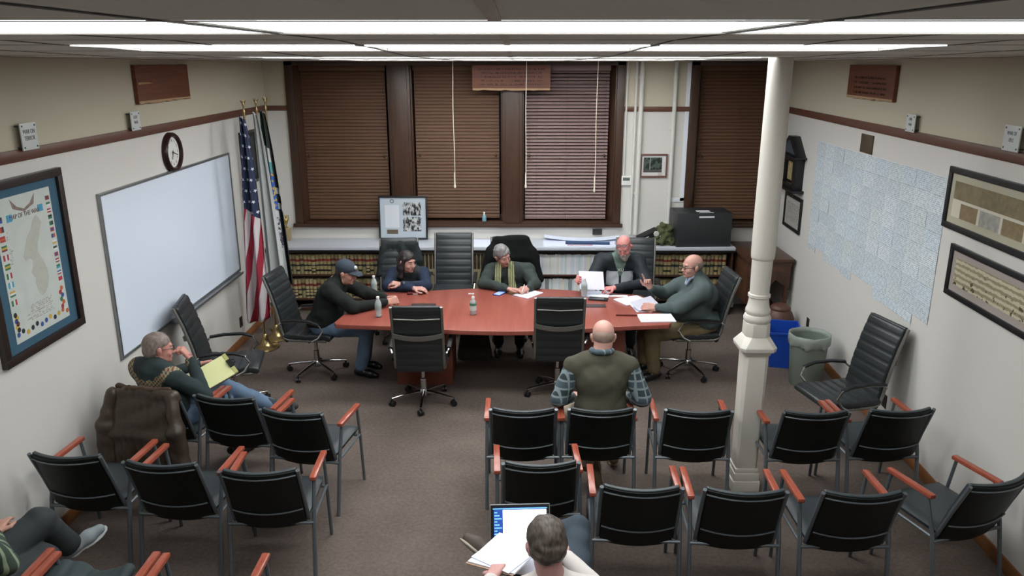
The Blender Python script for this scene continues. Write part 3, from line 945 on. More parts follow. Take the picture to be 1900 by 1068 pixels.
for i_, p in enumerate(m.v): m.v[i_] = (p[0] - .14, p[1], p[2] + .215)
m.build('seal', mt('seal_grey', '3f4448', .6), pf)

# black box cabinet
t = thing('equipment_box', 'large black square box with pale labels standing on the counter', 'box', (2.345, 9.56, CZ), R(3))
m = MB(); m.box(-.345, .345, 0, .42, 0, .43); m.build('body', mt('charcoal_box', '26292a', .5), t, bevel=.01)
for (x0, x1, y0, y1, z0, z1) in ((-.08, .09, .10, .18, .43, .433),): 
    m = MB(); m.box(x0, x1, y0, y1, z0, z1); m.build('label_card', MAT['paper'], t)
m = MB(); m.box(-.07, .11, .02, .035, .43, .434); m.build('label_strip', MAT['paper'], t)
m = MB(); m.box(-.075, .115, -.003, 0, .372, .392); m.build('label_strip', MAT['paper'], t)
m = MB(); m.box(.345, .36, .02, .05, .22, .26); m.build('latch', MAT['metal_dark'], t)

# sanitiser bottle on the sill
t = thing('spray_bottle', 'small pale blue bottle with white cap on the window sill', 'bottle', (-.425, 9.99, 1.12))
for o_ in [t]: o_.location = (-.425, YB + .03, 1.12)
m = MB(); m.lathe([(.02, 0), (.028, .004), (.028, .06), (.02, .08), (.01, .09)], n=16); m.build('body', mt('pale_blue_liquid', '6f97a4', .2), t, smooth=True)
m = MB(); m.lathe([(.012, .09), (.013, .12), (.008, .125)], n=12); m.build('cap', MAT['white_pl'], t, smooth=True)

# trophy at the left end
t = thing('trophy', 'small gold figurine trophy on a pale wooden block at the left end of the counter', 'trophy', (-2.99, 9.93, CZ))
m = MB(); m.box(-.05, .05, -.04, .04, 0, .16); m.build('block', mt('pale_wood_block', '9d8a6d', .5, var=.1), t, bevel=.004)
m = MB(); m.lathe([(.022, .16), (.022, .17), (.006, .18), (.008, .20), (.02, .225), (.024, .26), (.012, .285), (.008, .29), (.014, .305), (.012, .325), (.002, .335)], n=16)
m.tube([(.015, 0, .25), (.035, 0, .27), (.03, 0, .33)], .006, 8)
m.build('figure', mt('gold_figure', 'b3974a', .25, .9), t, smooth=True)

# loose papers, rolls, boards on the counter
def paper(name, label, cat, w_, d, loc, rz, mat=None, th=.0015, group=None, curl=0):
    m = MB(); n_ = 8
    for i in range(n_):
        a_, b_ = i / n_, (i + 1) / n_
        za, zb = curl * (a_ - .5) ** 2 * 4, curl * (b_ - .5) ** 2 * 4
        xa, xb = -w_ / 2 + w_ * a_, -w_ / 2 + w_ * b_
        m.hexa([(xa, -d / 2, za), (xb, -d / 2, zb), (xb, d / 2, zb), (xa, d / 2, za), (xa, -d / 2, za + th), (xb, -d / 2, zb + th), (xb, d / 2, zb + th), (xa, d / 2, za + th)])
    return solo(m, name, mat or MAT['paper'], label, cat, loc, rz, group)
MAT['bright_paper'] = mt('bright_paper', 'd6dcec', .7)
paper('drawing_sheets', 'flat white plan sheets spread on the counter behind the grey-haired woman', 'paper', .95, .42, (-.33, 9.75, CZ + .001), 0, MAT['bright_paper'], .003)
paper('drawing_sheets', 'wide stack of white plan drawings on the counter left of the bearded man', 'paper', 1.15, .40, (.92, 9.76, CZ + .001), R(-1), MAT['bright_paper'], .008)
paper('drawing_sheets', 'white plan sheet with curled-up edges under the window beside the dark outlet', 'paper', .98, .18, (.85, 9.93, CZ + .012), R(-2), MAT['bright_paper'], .003, curl=.04)
m = MB(); m.tube([(-.28, 0, 0), (.0, .005, 0), (.28, 0, 0)], .020, 10); solo(m, 'rolled_flag', mt('navy_roll', '2d4468', .7), 'rolled navy and dark tube lying on the plan drawings', 'roll', (.90, 9.66, CZ + .0295), R(-4), smooth=True)
m = MB(); m.box(-.16, .16, -.012, .012, 0, .006); solo(m, 'marker_strip', mt('pinkish_strip', '9c7378', .5), 'thin pinkish strip lying in front of the rolled navy tube', 'strip', (.80, 9.61, CZ + .0095), R(-2))
for i, (x, w_, lab) in enumerate(((-.20, .17, 'dark grey flat tray of cards behind the woman in the scarf, left one'), (-.02, .17, 'grey flat tray of cards behind the woman in the scarf, right one'))):
    m = MB(); m.box(-w_ / 2, w_ / 2, -.04, .04, 0, .03); solo(m, 'card_tray', mt('grey_card_tray', '55544f', .6), lab, 'tray', (x, 9.93, CZ + .0045), 0, bevel=.003)
# chunky black case leaning
t = thing('handheld_case', 'black and white handheld case leaning on the green coat', 'case', (1.66, 9.70, CZ), 0)
mm_ = Matrix.Translation((0, 0, .085)) @ Euler((R(20), R(-28), R(-8))).to_matrix().to_4x4()
m = MB(); m.M = mm_; m.box(-.12, .15, -.055, .055, -.015, .075); m.build('shell', MAT['black_pl'], t, bevel=.015)
m = MB(); m.M = mm_; m.box(-.125, .165, -.06, .06, -.038, -.016); m.build('rim', MAT['white_pl'], t, bevel=.008)
m = MB(); m.M = mm_; m.cyl((.13, -.052, .035), (.13, -.064, .035), .034, n=20); m.build('disc', MAT['white_pl'], t, smooth=True)
m = MB(); m.M = mm_; m.box(-.04, .03, -.058, -.054, .038, .048); m.build('label_strip', MAT['white_pl'], t)

# credenza / carved wooden stand in the right corner
CW = wood('carved_walnut', '2e1c13', '5c3c2a', 4, (1, 1, 4), .35)
t = thing('carved_table', 'dark carved wooden side table in the right corner behind the column', 'side table', (3.03, 9.24, 0), 0)
m = MB(); m.box(-.275, .285, -.24, .74, .84, .88); m.box(-.25, .265, -.215, .72, .79, .84); m.build('top', CW, t, bevel=.008)
for sx in (-.21, .22):
    for sy in (-.18, .66):
        m = MB()
        m.lathe([(.03, 0), (.035, .05), (.02, .08), (.03, .14), (.038, .22), (.024, .34), (.035, .44), (.025, .5), (.032, .56), (.032, .79)], (sx, sy, 0), 12, (1, 1)); m.build('leg', CW, t, smooth=True)
m = MB(); m.prism([(-.25, .79), (-.25, .52), (-.19, .58), (-.13, .62), (-.07, .54), (-.02, .46), (.03, .56), (.08, .62), (.14, .58), (.25, .5), (.25, .79)], 0, 1, lambda a, b, c: (a, -.215 + .025 * c, b)); m.build('carved_apron', CW, t, bevel=.004)
m = MB(); m.box(-.245, -.225, -.16, .64, .3, .79); m.build('side_panel', CW, t, bevel=.003)
# pale paper hanging on shelf end, leather stool
m = MB(); m.ball((0, 0, .20), (.17, .17, .2), 20); m.ball((0, 0, .36), (.12, .12, .06), 16)
solo(m, 'leather_bag', mt('brown_leather_bag', '52352a', .5, var=.15, vs_=6), 'round brown leather bag on the floor under the carved side table', 'bag', (3.10, 8.74, 0), 0, smooth='all')
# ---------------------------------------------------------------- column
t = thing('column', 'cream painted cast-iron column on a square panelled pedestal', 'column', (1.745, 5.375, 0))
CP = mt('cream_column_paint', 'c9c4ba', .42, var=.03, vs_=6)
m = MB()
m.box(-.104, .104, -.104, .104, 0, .085)
m.build('plinth', CP, t, bevel=.006)
m = MB(); m.box(-.096, .096, -.096, .096, .085, .15); m.box(-.088, .088, -.088, .088, .15, .185); m.build('base_moulding', CP, t, bevel=.008)
m = MB()
def octo(h0, h1, c0, c1, z0, z1):
    def p(h, c): return [(h, -h + c), (h, h - c), (h - c, h), (-h + c, h), (-h, h - c), (-h, -h + c), (-h + c, -h), (h - c, -h)]
    a_, b_ = p(h0, c0), p(h1, c1)
    m.add([(x, y, z0) for x, y in a_] + [(x, y, z1) for x, y in b_], [tuple(range(8))[::-1], tuple(range(8, 16))] + [(i, (i + 1) % 8, 8 + (i + 1) % 8, 8 + i) for i in range(8)])
octo(.079, .091, .012, .028, .185, 1.10)
m.build('pedestal_shaft', CP, t, bevel=.003)
m = MB(); 
octo(.098, .104, .02, .02, 1.10, 1.135); octo(.128, .132, .03, .03, 1.135, 1.165); octo(.132, .09, .03, .038, 1.165, 1.235)
octo(.088, .086, .04, .04, 1.235, 1.335)
m.build('pedestal_cap', CP, t, bevel=.003)
m = MB(); m.lathe([(.085, 1.335), (.095, 1.35), (.098, 1.37), (.09, 1.39), (.08, 1.395), (.088, 1.41), (.088, 1.43), (.078, 1.45), (.072, 1.49), (.07, 1.52), (.078, 1.525), (.078, 1.545), (.069, 1.55)], n=32); m.build('base_rings', CP, t, smooth=True)
m = MB(); m.lathe([(.068, 1.55), (.072, 1.80), (.078, 1.805), (.081, 1.82), (.083, 1.86), (.0835, 2.2), (.081, 2.9), (.080, 3.21)], n=32); m.build('shaft', CP, t, smooth=True)

# ---------------------------------------------------------------- conference table
TW = wood('cherry_table_top', '7b3e34', '9a5548', 2.2, (7, .5, 1), .28)
TWd = wood('cherry_table_panel', '693a2e', '86493a', 2.2, (1, 1, 7), .35)
t = thing('conference_table', 'long boat-shaped cherry wood conference table', 'table', (-.12, 7.55, 0), 0)
pts = []
front = [(-1.62, -.50), (-1.595, -.56), (-1.52, -.575)] + [(-1.04 + 2.08 * i / 10, -.575 - .175 * math.sin(PI * (i + .9) / 11.8)) for i in range(11)] + [(1.48, -.56), (1.565, -.55), (1.60, -.49)]
back = [(1.47, .36), (1.43, .42)] + [(1.0 - 2.0 * i / 10, .50 + .18 * math.sin(PI * (i + .5) / 11)) for i in range(11)] + [(-1.40, .50), (-1.46, .44)]
poly = front + back
m = MB(); m.prism(poly, .708, .75); m.build('tabletop', TW, t, bevel=.006)
for sx, lab in ((-.80, 0), (.92, 1)):
    m = MB(); m.box(sx - .28, sx + .28, -.25, .22, 0.0, .70); m.build('pedestal', TWd, t, bevel=.004)
for sx, x_, y_ in ((0, -.83, .04), (1, .905, .03)):
    m = MB(); m.box(x_ - .125, x_ + .125, y_ - .055, y_ + .055, .7502, .7535); m.build('cable_plate', mt('dark_cable_plate', '2e2624', .5), t, bevel=.001)

# ---------------------------------------------------------------- things on the table
TZ = .75
def water_bottle(label, x, y):
    t = thing('water_bottle', label, 'bottle', (x, y, TZ), 0, 'water bottles')
    m = MB(); m.lathe([(.024, 0), (.031, .006), (.032, .02), (.028, .03), (.032, .045), (.032, .075), (.029, .085), (.032, .10), (.032, .13), (.026, .155), (.014, .18), (.013, .188)], n=20)
    m.build('body', BOT, t, smooth='all')
    m = MB(); m.lathe([(.0325, .072), (.0328, .075), (.0328, .125), (.0325, .128)], n=20); m.build('wrapper', mt('bottle_label', '8c9a93', .5, var=.6, vs_=45), t, smooth=True)
    m = MB(); m.lathe([(.015, .186), (.0155, .19), (.0155, .203), (.013, .206)], n=16); m.build('cap', MAT['white_pl'], t, smooth=True)
BOT = mt('bottle_plastic', 'd2dada', .08); 
BOT.node_tree.nodes['Principled BSDF'].inputs['Transmission Weight'].default_value = .55
BOT.node_tree.nodes['Principled BSDF'].inputs['IOR'].default_value = 1.15
water_bottle('clear water bottle with white cap in front of the man in the navy cap', -1.345, 7.22)
water_bottle('clear water bottle beside the papers of the bearded man', .715, 7.90)
water_bottle('clear water bottle at the back left of the table beside the woman in navy', -1.52, 7.98)
t = thing('hand_sanitizer', 'clear pump bottle of hand sanitizer with a green label', 'bottle', (-.426, 7.30, TZ))
m = MB(); m.lathe([(.03, 0), (.034, .006), (.034, .12), (.028, .14), (.014, .152), (.013, .16)], n=20); m.build('body', BOT, t, smooth='all')
m = MB(); m.lathe([(.0346, .045), (.0347, .046), (.0347, .118), (.0346, .119)], n=20); m.build('label', mt('sanitizer_label_white', 'b8c2be', .5), t, smooth=True)
m = MB(); m.lathe([(.035, .094), (.0351, .095), (.0351, .118), (.035, .119)], n=20); m.build('label_band', mt('sanitizer_green', '3f7a62', .5), t, smooth=True)
m = MB(); m.lathe([(.015, .158), (.016, .165), (.016, .18), (.006, .185), (.006, .205), (.012, .207), (.012, .217)], n=14); m.box(-.045, .0, -.007, .007, .207, .217); m.build('pump', MAT['white_pl'], t, smooth=True)
def phone(label, x, y, rz, col, scr=None, z=TZ, w_=.075, d=.15):
    t = thing('mobile_phone', label, 'phone', (x, y, z), rz)
    m = MB(); m.box(-w_ / 2, w_ / 2, -d / 2, d / 2, .0005, .009); m.build('body', mt('phone_' + col, col, .4), t, bevel=.003)
    m = MB(); m.box(-w_ / 2 + .006, w_ / 2 - .006, -d / 2 + .012, d / 2 - .012, .009, .0096); m.build('screen', scr or mt('dark_screen', '15161a', .1), t)
phone('phone in a blue case with lit screen in front of the grey-haired woman', -.182, 8.0, R(-28), '283a7a', emis('phone_screen_lit', '7d93d8', .55), w_=.085, d=.155)
t = thing('eyeglass_case', 'small dark red phone wallet lying in front of the woman in navy', 'wallet', (-1.085, 7.99, TZ), R(6))
m = MB(); m.box(-.085, .085, -.035, .035, .0005, .022); m.build('case', mt('dark_red_leather', '4a1715', .4), t, bevel=.004)
m = MB(); m.box(-.025, .03, -.036, -.03, .004, .018); m.build('clasp', MAT['chrome'], t)
def notepad(label, x, y, rz, w_, d, name='notepad', mat=None, th=.008, cat='notepad'):
    m = MB(); m.box(-w_ / 2, w_ / 2, -d / 2, d / 2, .0005, th)
    return solo(m, name, mat or MAT['bright_paper'], label, cat, (x, y, TZ), rz, bevel=.001)
notepad('white notepad the grey-haired woman is writing on', .125, 7.985, R(-38), .20, .27)
notepad('white notepad at the right end of the table beside the man in fleece', 1.355, 7.185, R(2), .34, .24)
notepad('open white booklet lying askew between the bearded man and the man in fleece', 1.20, 7.76, R(28), .30, .24)
paper('paper_sheet', 'white sheet lying under the hand of the man in the grey fleece', 'paper', .21, .28, (1.28, 7.53, TZ + .001), R(8), MAT['bright_paper'], .002)
paper('paper_sheet', 'stack of white papers under the right hand of the bearded man', 'paper', .26, .22, (.86, 7.98, TZ + .001), R(-12), MAT['bright_paper'], .008)
paper('paper_sheet', 'thin white sheet lying right of the hand of the bearded man', 'paper', .20, .06, (1.08, 7.93, TZ + .001), R(-4), MAT['bright_paper'], .001)
t = thing('tablet', 'black phone or tablet lying in front of the bearded man', 'tablet', (.855, 7.80, TZ), R(-14))
m = MB(); m.box(-.10, .10, -.05, .05, .0005, .016); m.build('body', MAT['black_pl'], t, bevel=.004)
m = MB(); m.box(-.09, .09, -.042, .042, .016, .0167); m.build('screen', mt('dark_grey_screen', '3b3a3b', .15), t)
m = MB(); m.box(-.105, .105, -.012, .012, .0005, .014)
solo(m, 'wooden_case', mt('dark_red_wood_case', '5f2117', .4), 'narrow dark red wooden pen box lying on the table near the front edge', 'pen box', (1.08, 7.265, TZ), R(-2), bevel=.003)

# ---------------------------------------------------------------- stacking chairs with cherry arms
CF = mt('grey_chair_frame', '60666a', .33, .4)
CL = mt('black_green_vinyl', '0c100e', .5, spec=.3)
CS = mt('dark_grey_seat_vinyl', '2f3639', .45, var=.06, vs_=4)
CWD = wood('cherry_arm_wood', '7d3a2e', 'a5563f', 5, (8, 1, 8), .22)
def side_chair():
    t = thing('stacking_chair', 'x', 'chair')
    # seat cushion
    m = MB()
    def seat(u, v_, top):
        x = -.235 + .47 * u; y = -.21 + .46 * v_
        e = min(u, 1 - u, v_, 1 - v_)
        rr = min(1, e / .09); dz = .022 * math.sqrt(max(0, 1 - (1 - rr) ** 2))
        dip = -.012 * math.sin(PI * u) * math.sin(PI * v_) - (.012 * max(0, v_ - .8) / .2)
        sx = x * (1 - .03 * (v_ > .95))
        return (sx, y, (.445 + dz + dip) if top else .425)
    m.grid(lambda u, v_: seat(u, v_, True), 14, 14)
    m.grid(lambda u, v_: seat(1 - u, v_, False), 14, 14)
    m.box(-.23, .23, -.205, .245, .422, .447)
    m.build('seat', CS, t, smooth='all')
    # back panel, curved in plan
    m = MB()
    def bk(u, v_, off):
        x = -.215 + .43 * u; z = .375 + .455 * v_
        s_ = 1 - (2 * u - 1) ** 2
        y = -.205 - .16 * v_ - .05 * s_ * (.5 + .5 * v_) + off
        return (x, y, z - .018 * s_ * (1 if v_ < .5 else .3))
    N1, N2 = 14, 10
    vs0 = [bk(i / N1, j / N2, 0) for j in range(N2 + 1) for i in range(N1 + 1)]
    vs1 = [bk(i / N1, j / N2, .016) for j in range(N2 + 1) for i in range(N1 + 1)]
    W = N1 + 1; K = len(vs0); f = []
    for j in range(N2):
        for i in range(N1):
            a = j * W + i
            f.append((a, a + 1, a + W + 1, a + W)); f.append((K + a, K + a + W, K + a + W + 1, K + a + 1))
    for i in range(N1):
        f.append((i, K + i, K + i + 1, i + 1)); b = N2 * W + i; f.append((b, b + 1, K + b + 1, K + b))
    for j in range(N2):
        a = j * W; f.append((a, a + W, K + a + W, K + a)); b = a + N1; f.append((b, K + b, K + b + W, b + W))
    m.add(vs0 + vs1, f)
    m.build('backrest', CL, t, bevel=.008, smooth='all')
    m = MB()
    f2 = []
    vs2 = [bk(i / N1, j / N2 * 1.02, .012) for j in range(N2 + 1) for i in range(N1 + 1)]
    vs3 = [bk(i / N1, j / N2 * 1.02, .042 + .012 * math.sin(PI * j / N2)) for j in range(N2 + 1) for i in range(N1 + 1)]
    m.add(vs2 + vs3, f)
    m.build('back_cushion', CS, t, bevel=.008, smooth='all')
    # thin welt bars across the back
    for v_, nm in ((.93, 'top_bar'), (.30, 'middle_bar')):
        m = MB(); m.tube([(lambda p: (p[0], p[1], p[2]))(bk(i / 10, v_, -.006)) for i in range(11)], .0055, 6); m.build(nm, CF, t, smooth=True)
    # uprights
    for s_ in (-1, 1):
        m = MB(); m.tube([(s_ * .228, -.19, .40), (s_ * .228, -.205, .43), (s_ * .228, -.275, .62), (s_ * .228, -.362, .832)], .0125, 8, flat=(1, 1)); m.build('back_upright', CF, t, smooth=True)
    # legs continuing to the arm supports
    for s_ in (-1, 1):
        m = MB(); m.tube([(s_ * .262, .235, 0), (s_ * .262, .20, .42), (s_ * .262, .165, .645)], .0115, 8); m.build('leg', CF, t, smooth=True)
        m = MB(); m.tube([(s_ * .262, -.285, 0), (s_ * .262, -.20, .42), (s_ * .262, -.125, .645)], [.0135, .0135, .0125], 8); m.build('leg', CF, t, smooth=True)
        m = MB(); m.box(s_ * .262 - .021, s_ * .262 + .021, -.165, .19, .645, .672); m.build('armrest', CWD, t, bevel=.007)
        m = MB(); m.tube([(s_ * .262, .2, .41), (s_ * .262, -.2, .41)], .011, 8); m.build('side_rail', CF, t, smooth=True)
    m = MB()
    m.tube([(-.262, -.215, .385), (.262, -.215, .385)], .011, 8); m.build('cross_rail', CF, t, smooth=True); m = MB()
    m.tube([(-.262, .19, .405), (.262, .19, .405)], .011, 8)
    m.build('cross_rail', CF, t, smooth=True)
    return t
SCH = side_chair()
def h2(mx, my, deg):           # back top midpoint and heading to seat centre
    a = R(deg)
    return (mx - math.sin(a) * .385, my + math.cos(a) * .385, 0), a
sc_list = [
    (.049, 4.925, 0, 'first row on the right, leftmost black chair with cherry arms', 'row facing the table'),
    (.595, 4.93, 0, 'first row chair the bald man in the olive vest sits on', 'row facing the table'),
    (1.262, 4.915, -3, 'first row chair standing just left of the cream column', 'row facing the table'),
    (2.068, 4.894, 1, 'first row chair just right of the cream column', 'row facing the table'),
    (2.672, 4.932, 4, 'first row chair beside the right wall, in front of the office chair', 'row facing the table'),
    (.150, 4.178, 2, 'second row chair directly in front of the open laptop', 'second row'),
    (.713, 3.902, -2, 'second row chair right of the person with the laptop', 'second row'),
    (1.291, 3.87, -3, 'second row chair just in front of the column base', 'second row'),
    (1.947, 3.85, 0, 'second row chair between the column base and the turned chair', 'second row'),
    (2.80, 3.99, 18, 'chair turned toward the left beside the right wall, nearest the picture corner', 'second row'),
    (-1.555, 4.877, -10, 'left block front row, black chair nearest the aisle', 'left block'),
    (-2.104, 5.117, -8, 'left block front row, black chair between the leather coat and the aisle chair', 'left block'),
    (-2.69, 5.205, -10, 'chair under the brown leather coat, the man with the yellow pad sits on it', 'left block'),
    (-2.768, 4.255, -4, 'left block second row, chair against the left wall', 'left block'),
    (-2.142, 4.159, -4, 'left block second row, middle chair', 'left block'),
    (-1.518, 4.074, 2, 'left block second row, chair nearest the aisle', 'left block'),
    (-2.73, 3.0, 0, 'left block rear row, chair the person in dark trousers sits on', 'left block'),
    (-2.155, 2.97, 0, 'left block rear row, chair with the dark coat on its seat', 'left block'),
    (-1.575, 2.96, 0, 'left block rear row, chair at the bottom edge nearest the aisle', 'left block'),
    (.27, 2.70, 4, 'rear row chair the person with the laptop sits on', 'rear row'),
]
for i, (x, y, a, lab, grp) in enumerate(sc_list):
    loc, rz = h2(x, y, a)
    if i == 0:
        place(SCH, loc, rz); SCH['label'] = 'black chair with cherry arms, ' + lab; SCH['group'] = 'stacking chairs with cherry arms'
    else:
        dup(SCH, loc, rz, 'black chair with cherry arms, ' + lab if len(lab.split()) < 11 else lab, 'stacking chairs with cherry arms')

# ---------------------------------------------------------------- ribbed office chairs
LE = mt('black_leather', '24282a', .38, var=.08, vs_=5, bump=.05, bs=150)
def ribbed(path, width, th, nrib, name, parent, mat):
    """path: (y,z) polyline; a padded slab across the width with stitched ribs"""
    P_ = []
    n = nrib * 6
    L = [0]
    for a, b in zip(path[:-1], path[1:]): L.append(L[-1] + math.hypot(b[0] - a[0], b[1] - a[1]))
    def at(s_):
        s_ *= L[-1]
        for i in range(len(L) - 1):
            if s_ <= L[i + 1] + 1e-9:
                k = (s_ - L[i]) / (L[i + 1] - L[i]); a, b = path[i], path[i + 1]
                return (a[0] + (b[0] - a[0]) * k, a[1] + (b[1] - a[1]) * k)
    front = []; back = []
    for i in range(n + 1):
        s_ = i / n
        p = at(s_); q0 = at(max(0, s_ - .03)); q1 = at(min(1, s_ + .03))
        d = (q1[0] - q0[0], q1[1] - q0[1]); l = math.hypot(*d); nx, ny = -d[1] / l, d[0] / l
        k = (s_ * nrib) % 1.0
        if i == n: k = 1
        g_ = .80 + .20 * min(1, math.sin(PI * k) * 1.8) if 0 < k < 1 else .75
        e = min(1, min(s_, 1 - s_) / .03 + .25)
        front.append((p[0] - nx * th / 2 * g_ * e, p[1] - ny * th / 2 * g_ * e)); back.append((p[0] + nx * th / 2 * g_ * e, p[1] + ny * th / 2 * g_ * e))
    prof = front + back[::-1]
    K = len(prof); m = MB(); v = []
    xs = [(-1, .55), (-.985, .85), (-.95, 1), (.95, 1), (.985, .85), (1, .55)]
    mid = [((a[0] + b[0]) / 2, (a[1] + b[1]) / 2) for a, b in zip(front, back)]; mid = mid + mid[::-1]
    for sx, sh_ in xs:
        for p, c in zip(prof, mid):
            v.append((sx * width / 2, c[0] + (p[0] - c[0]) * sh_, c[1] + (p[1] - c[1]) * sh_))
    f = [tuple(range(K)), tuple(range(5 * K, 6 * K))]
    for r_ in range(5):
        for i in range(K): f.append((r_ * K + i, r_ * K + (i + 1) % K, (r_ + 1) * K + (i + 1) % K, (r_ + 1) * K + i))
    m.add(v, f)
    return m.build(name, mat, parent, smooth='all')
def office_chair(star=0):
    t = thing('office_chair', 'x', 'office chair')
    ribbed([(-.24, .475), (.0, .462), (.18, .475), (.255, .452)], .47, .06, 6, 'seat', t, LE)
    back = [(-.215, .40), (-.245, .52), (-.285, .72), (-.34, .92), (-.40, 1.085)]
    ribbed(back, .425, .05, 9, 'backrest', t, LE)
    for s_ in (-1, 1):
        m = MB(); m.tube([(s_ * .222, .20, .432), (s_ * .222, -.18, .428), (s_ * .222, -.235, .45)] + [(s_ * .222, y - .012, z) for y, z in back[1:]], .014, 8); m.build('side_rail', MAT['rail'], t, smooth=True)
        arm = [(s_ * .245, -.27, .60), (s_ * .265, -.235, .632), (s_ * .27, -.10, .648), (s_ * .27, .06, .645), (s_ * .268, .155, .615), (s_ * .262, .19, .55), (s_ * .25, .13, .47), (s_ * .235, .06, .43)]
        m = MB(); m.tube(arm, .010, 8); m.build('arm_loop', MAT['chrome'], t, smooth=True)
        m = MB(); m.tube([(p[0], p[1], p[2] + .009) for p in arm[1:5]], .019, 8, flat=(.7, 1.2)); m.build('armrest', MAT['black_pl'], t, smooth=True)
    m = MB()
    for i in range(10):
        u0, u1 = -1 + i * .2, -1 + (i + 1) * .2
        z0, z1 = .80 - .03 * (1 - u0 * u0), .80 - .03 * (1 - u1 * u1); y0, y1 = -.345 - .01 * (1 - u0 * u0), -.345 - .01 * (1 - u1 * u1)
        m.hexa([(u0 * .222, y0 - .008, z0 - .022), (u1 * .222, y1 - .008, z1 - .022), (u1 * .222, y1 + .008, z1 - .022), (u0 * .222, y0 + .008, z0 - .022), (u0 * .222, y0 - .018, z0 + .022), (u1 * .222, y1 - .018, z1 + .022), (u1 * .222, y1 - .002, z1 + .022), (u0 * .222, y0 - .002, z0 + .022)])
    m.build('back_brace', MAT['rail'], t, smooth=True)
    m = MB(); m.tube([(-.205, -.385, .965), (0, -.392, .958), (.205, -.385, .965)], .007, 8); m.build('top_brace', MAT['rail'], t, smooth=True)
    m = MB(); m.hexa([(-.205, -.385, .975), (.205, -.385, .975), (.205, -.36, .975), (-.205, -.36, .975), (-.21, -.425, 1.09), (.21, -.425, 1.09), (.21, -.39, 1.095), (-.21, -.39, 1.095)]); m.build('headrest_pad', LE, t, bevel=.012, smooth='all')
    m = MB(); m.box(-.10, .10, -.13, .12, .375, .43); m.box(.1, .2, .0, .02, .395, .41); m.build('tilt_mechanism', MAT['black_pl'], t, bevel=.01)
    m = MB(); m.lathe([(.03, .12), (.03, .25), (.018, .255), (.018, .39)], n=16); m.build('gas_column', MAT['chrome'], t, smooth=True)
    m = MB()
    m.lathe([(.04, .075), (.045, .09), (.045, .115), (.032, .14)], n=16)
    cs = []
    for k in range(5):
        a = star + 2 * PI * k / 5 - PI / 2
        c_, s_ = math.cos(a), math.sin(a)
        m.tube([(c_ * .03, s_ * .03, .118), (c_ * .16, s_ * .16, .105), (c_ * .31, s_ * .31, .078)], [.018, .015, .011], 8, flat=(.9, 1.1))
        cs.append((c_ * .305, s_ * .305, a))
    m.build('star_base', MAT['chrome'], t, smooth=True)
    for x, y, a in cs:
        m = MB(); tx, ty = -math.sin(a + .7), math.cos(a + .7)
        for q in (-.014, .014):
            m.cyl((x + tx * (q - .009), y + ty * (q - .009), .028), (x + tx * (q + .009), y + ty * (q + .009), .028), .028, n=14)
        m.tube([(x, y, .03), (x, y, .078)], .009, 8)
        m.build('caster', MAT['black_pl'], t, smooth=True)
    return t
OC = office_chair()
oc_list = [
    (-.886, 6.887, 0, 1, 'empty ribbed black office chair in front of the table, left one'),
    (.40, 7.10, .02, -1, 'empty ribbed black office chair in front of the table, beside the bald man'),
    (-2.09, 7.62, 0, -97, 'ribbed black office chair the man in the navy cap sits on'),
    (1.80, 7.66, .0, 93, 'ribbed black office chair the man in the grey fleece sits on'),
    (-.75, 8.74, .08, 180, 'empty tall ribbed black office chair behind the table between the two women'),
    (-2.62, 6.72, 0, -79, 'empty ribbed black office chair by the whiteboard, left wall'),
    (2.69, 6.04, .0, 103, 'empty ribbed black office chair against the right wall'),
    (1.36, 8.64, .045, 172, 'ribbed dark office chair the bearded man sits on'),
    (-1.37, 8.72, .02, 186, 'dark office chair the woman in navy sits on'),
    (-.08, 8.80, .02, 180, 'dark office chair the grey-haired woman sits on, under the black coat'),
]
for i, (x, y, z, a, lab) in enumerate(oc_list):
    if i == 0: place(OC, (x, y, z), R(a)); OC['label'] = lab; OC['group'] = 'ribbed office chairs'
    else: dup(OC, (x, y, z), R(a), lab, 'ribbed office chairs')
# chairs raised on their gas lift keep their feet on the floor
for o in list(COL.objects):
    if o.name.startswith('office_chair') and o.location.z > 0:
        dz = o.location.z; o.location.z = 0
        for ch in o.children:
            if not ch.name.startswith(('star_base', 'caster')):
                ch.location.z = dz

# ---------------------------------------------------------------- bins
t = thing('waste_bin', 'grey-green round waste bin with a clear liner by the right wall', 'bin', (2.93, 7.36, 0))
BG = mt('grey_green_plastic', '6d776c', .5)
def shell(prof_o, th, n=32, sc_=(1, 1)):
    m_ = MB(); v = []; f = []
    prof = prof_o + [(r_ - th, z + (th if i == 0 else 0)) for i, (r_, z) in list(enumerate(prof_o))[::-1]]
    for (r_, z) in prof:
        for k in range(n):
            a_ = 2 * PI * k / n; v.append((r_ * math.cos(a_) * sc_[0], r_ * math.sin(a_) * sc_[1], z))
    for i in range(len(prof) - 1):
        for k in range(n): f.append((i * n + k, i * n + (k + 1) % n, (i + 1) * n + (k + 1) % n, (i + 1) * n + k))
    f.append(tuple(range(n))[::-1]); f.append(tuple((len(prof) - 1) * n + k for k in range(n)))
    m_.add(v, f); return m_
shell([(.145, 0), (.152, .01), (.188, .50), (.197, .505), (.197, .53)], .006).build('bucket', BG, t, smooth=True)
ln = MB(); N_ = 48
v = []; f = []
for j, (r0, z) in enumerate([(.193, .43), (.2, .44), (.2015, .49), (.2, .535), (.19, .54), (.183, .5), (.176, .40), (.14, .2)]):
    for k in range(N_):
        a_ = 2 * PI * k / N_; w_ = (.004 * math.sin(7 * a_ + j) + .003 * math.sin(13 * a_ + 2 * j)) * (1.6 if j in (0,) else .35)
        v.append(((r0 + abs(w_)) * math.cos(a_), (r0 + abs(w_)) * math.sin(a_), z + w_ * 2))
for j in range(7):
    for k in range(N_): f.append((j * N_ + k, j * N_ + (k + 1) % N_, (j + 1) * N_ + (k + 1) % N_, (j + 1) * N_ + k))
ln.add(v, f)
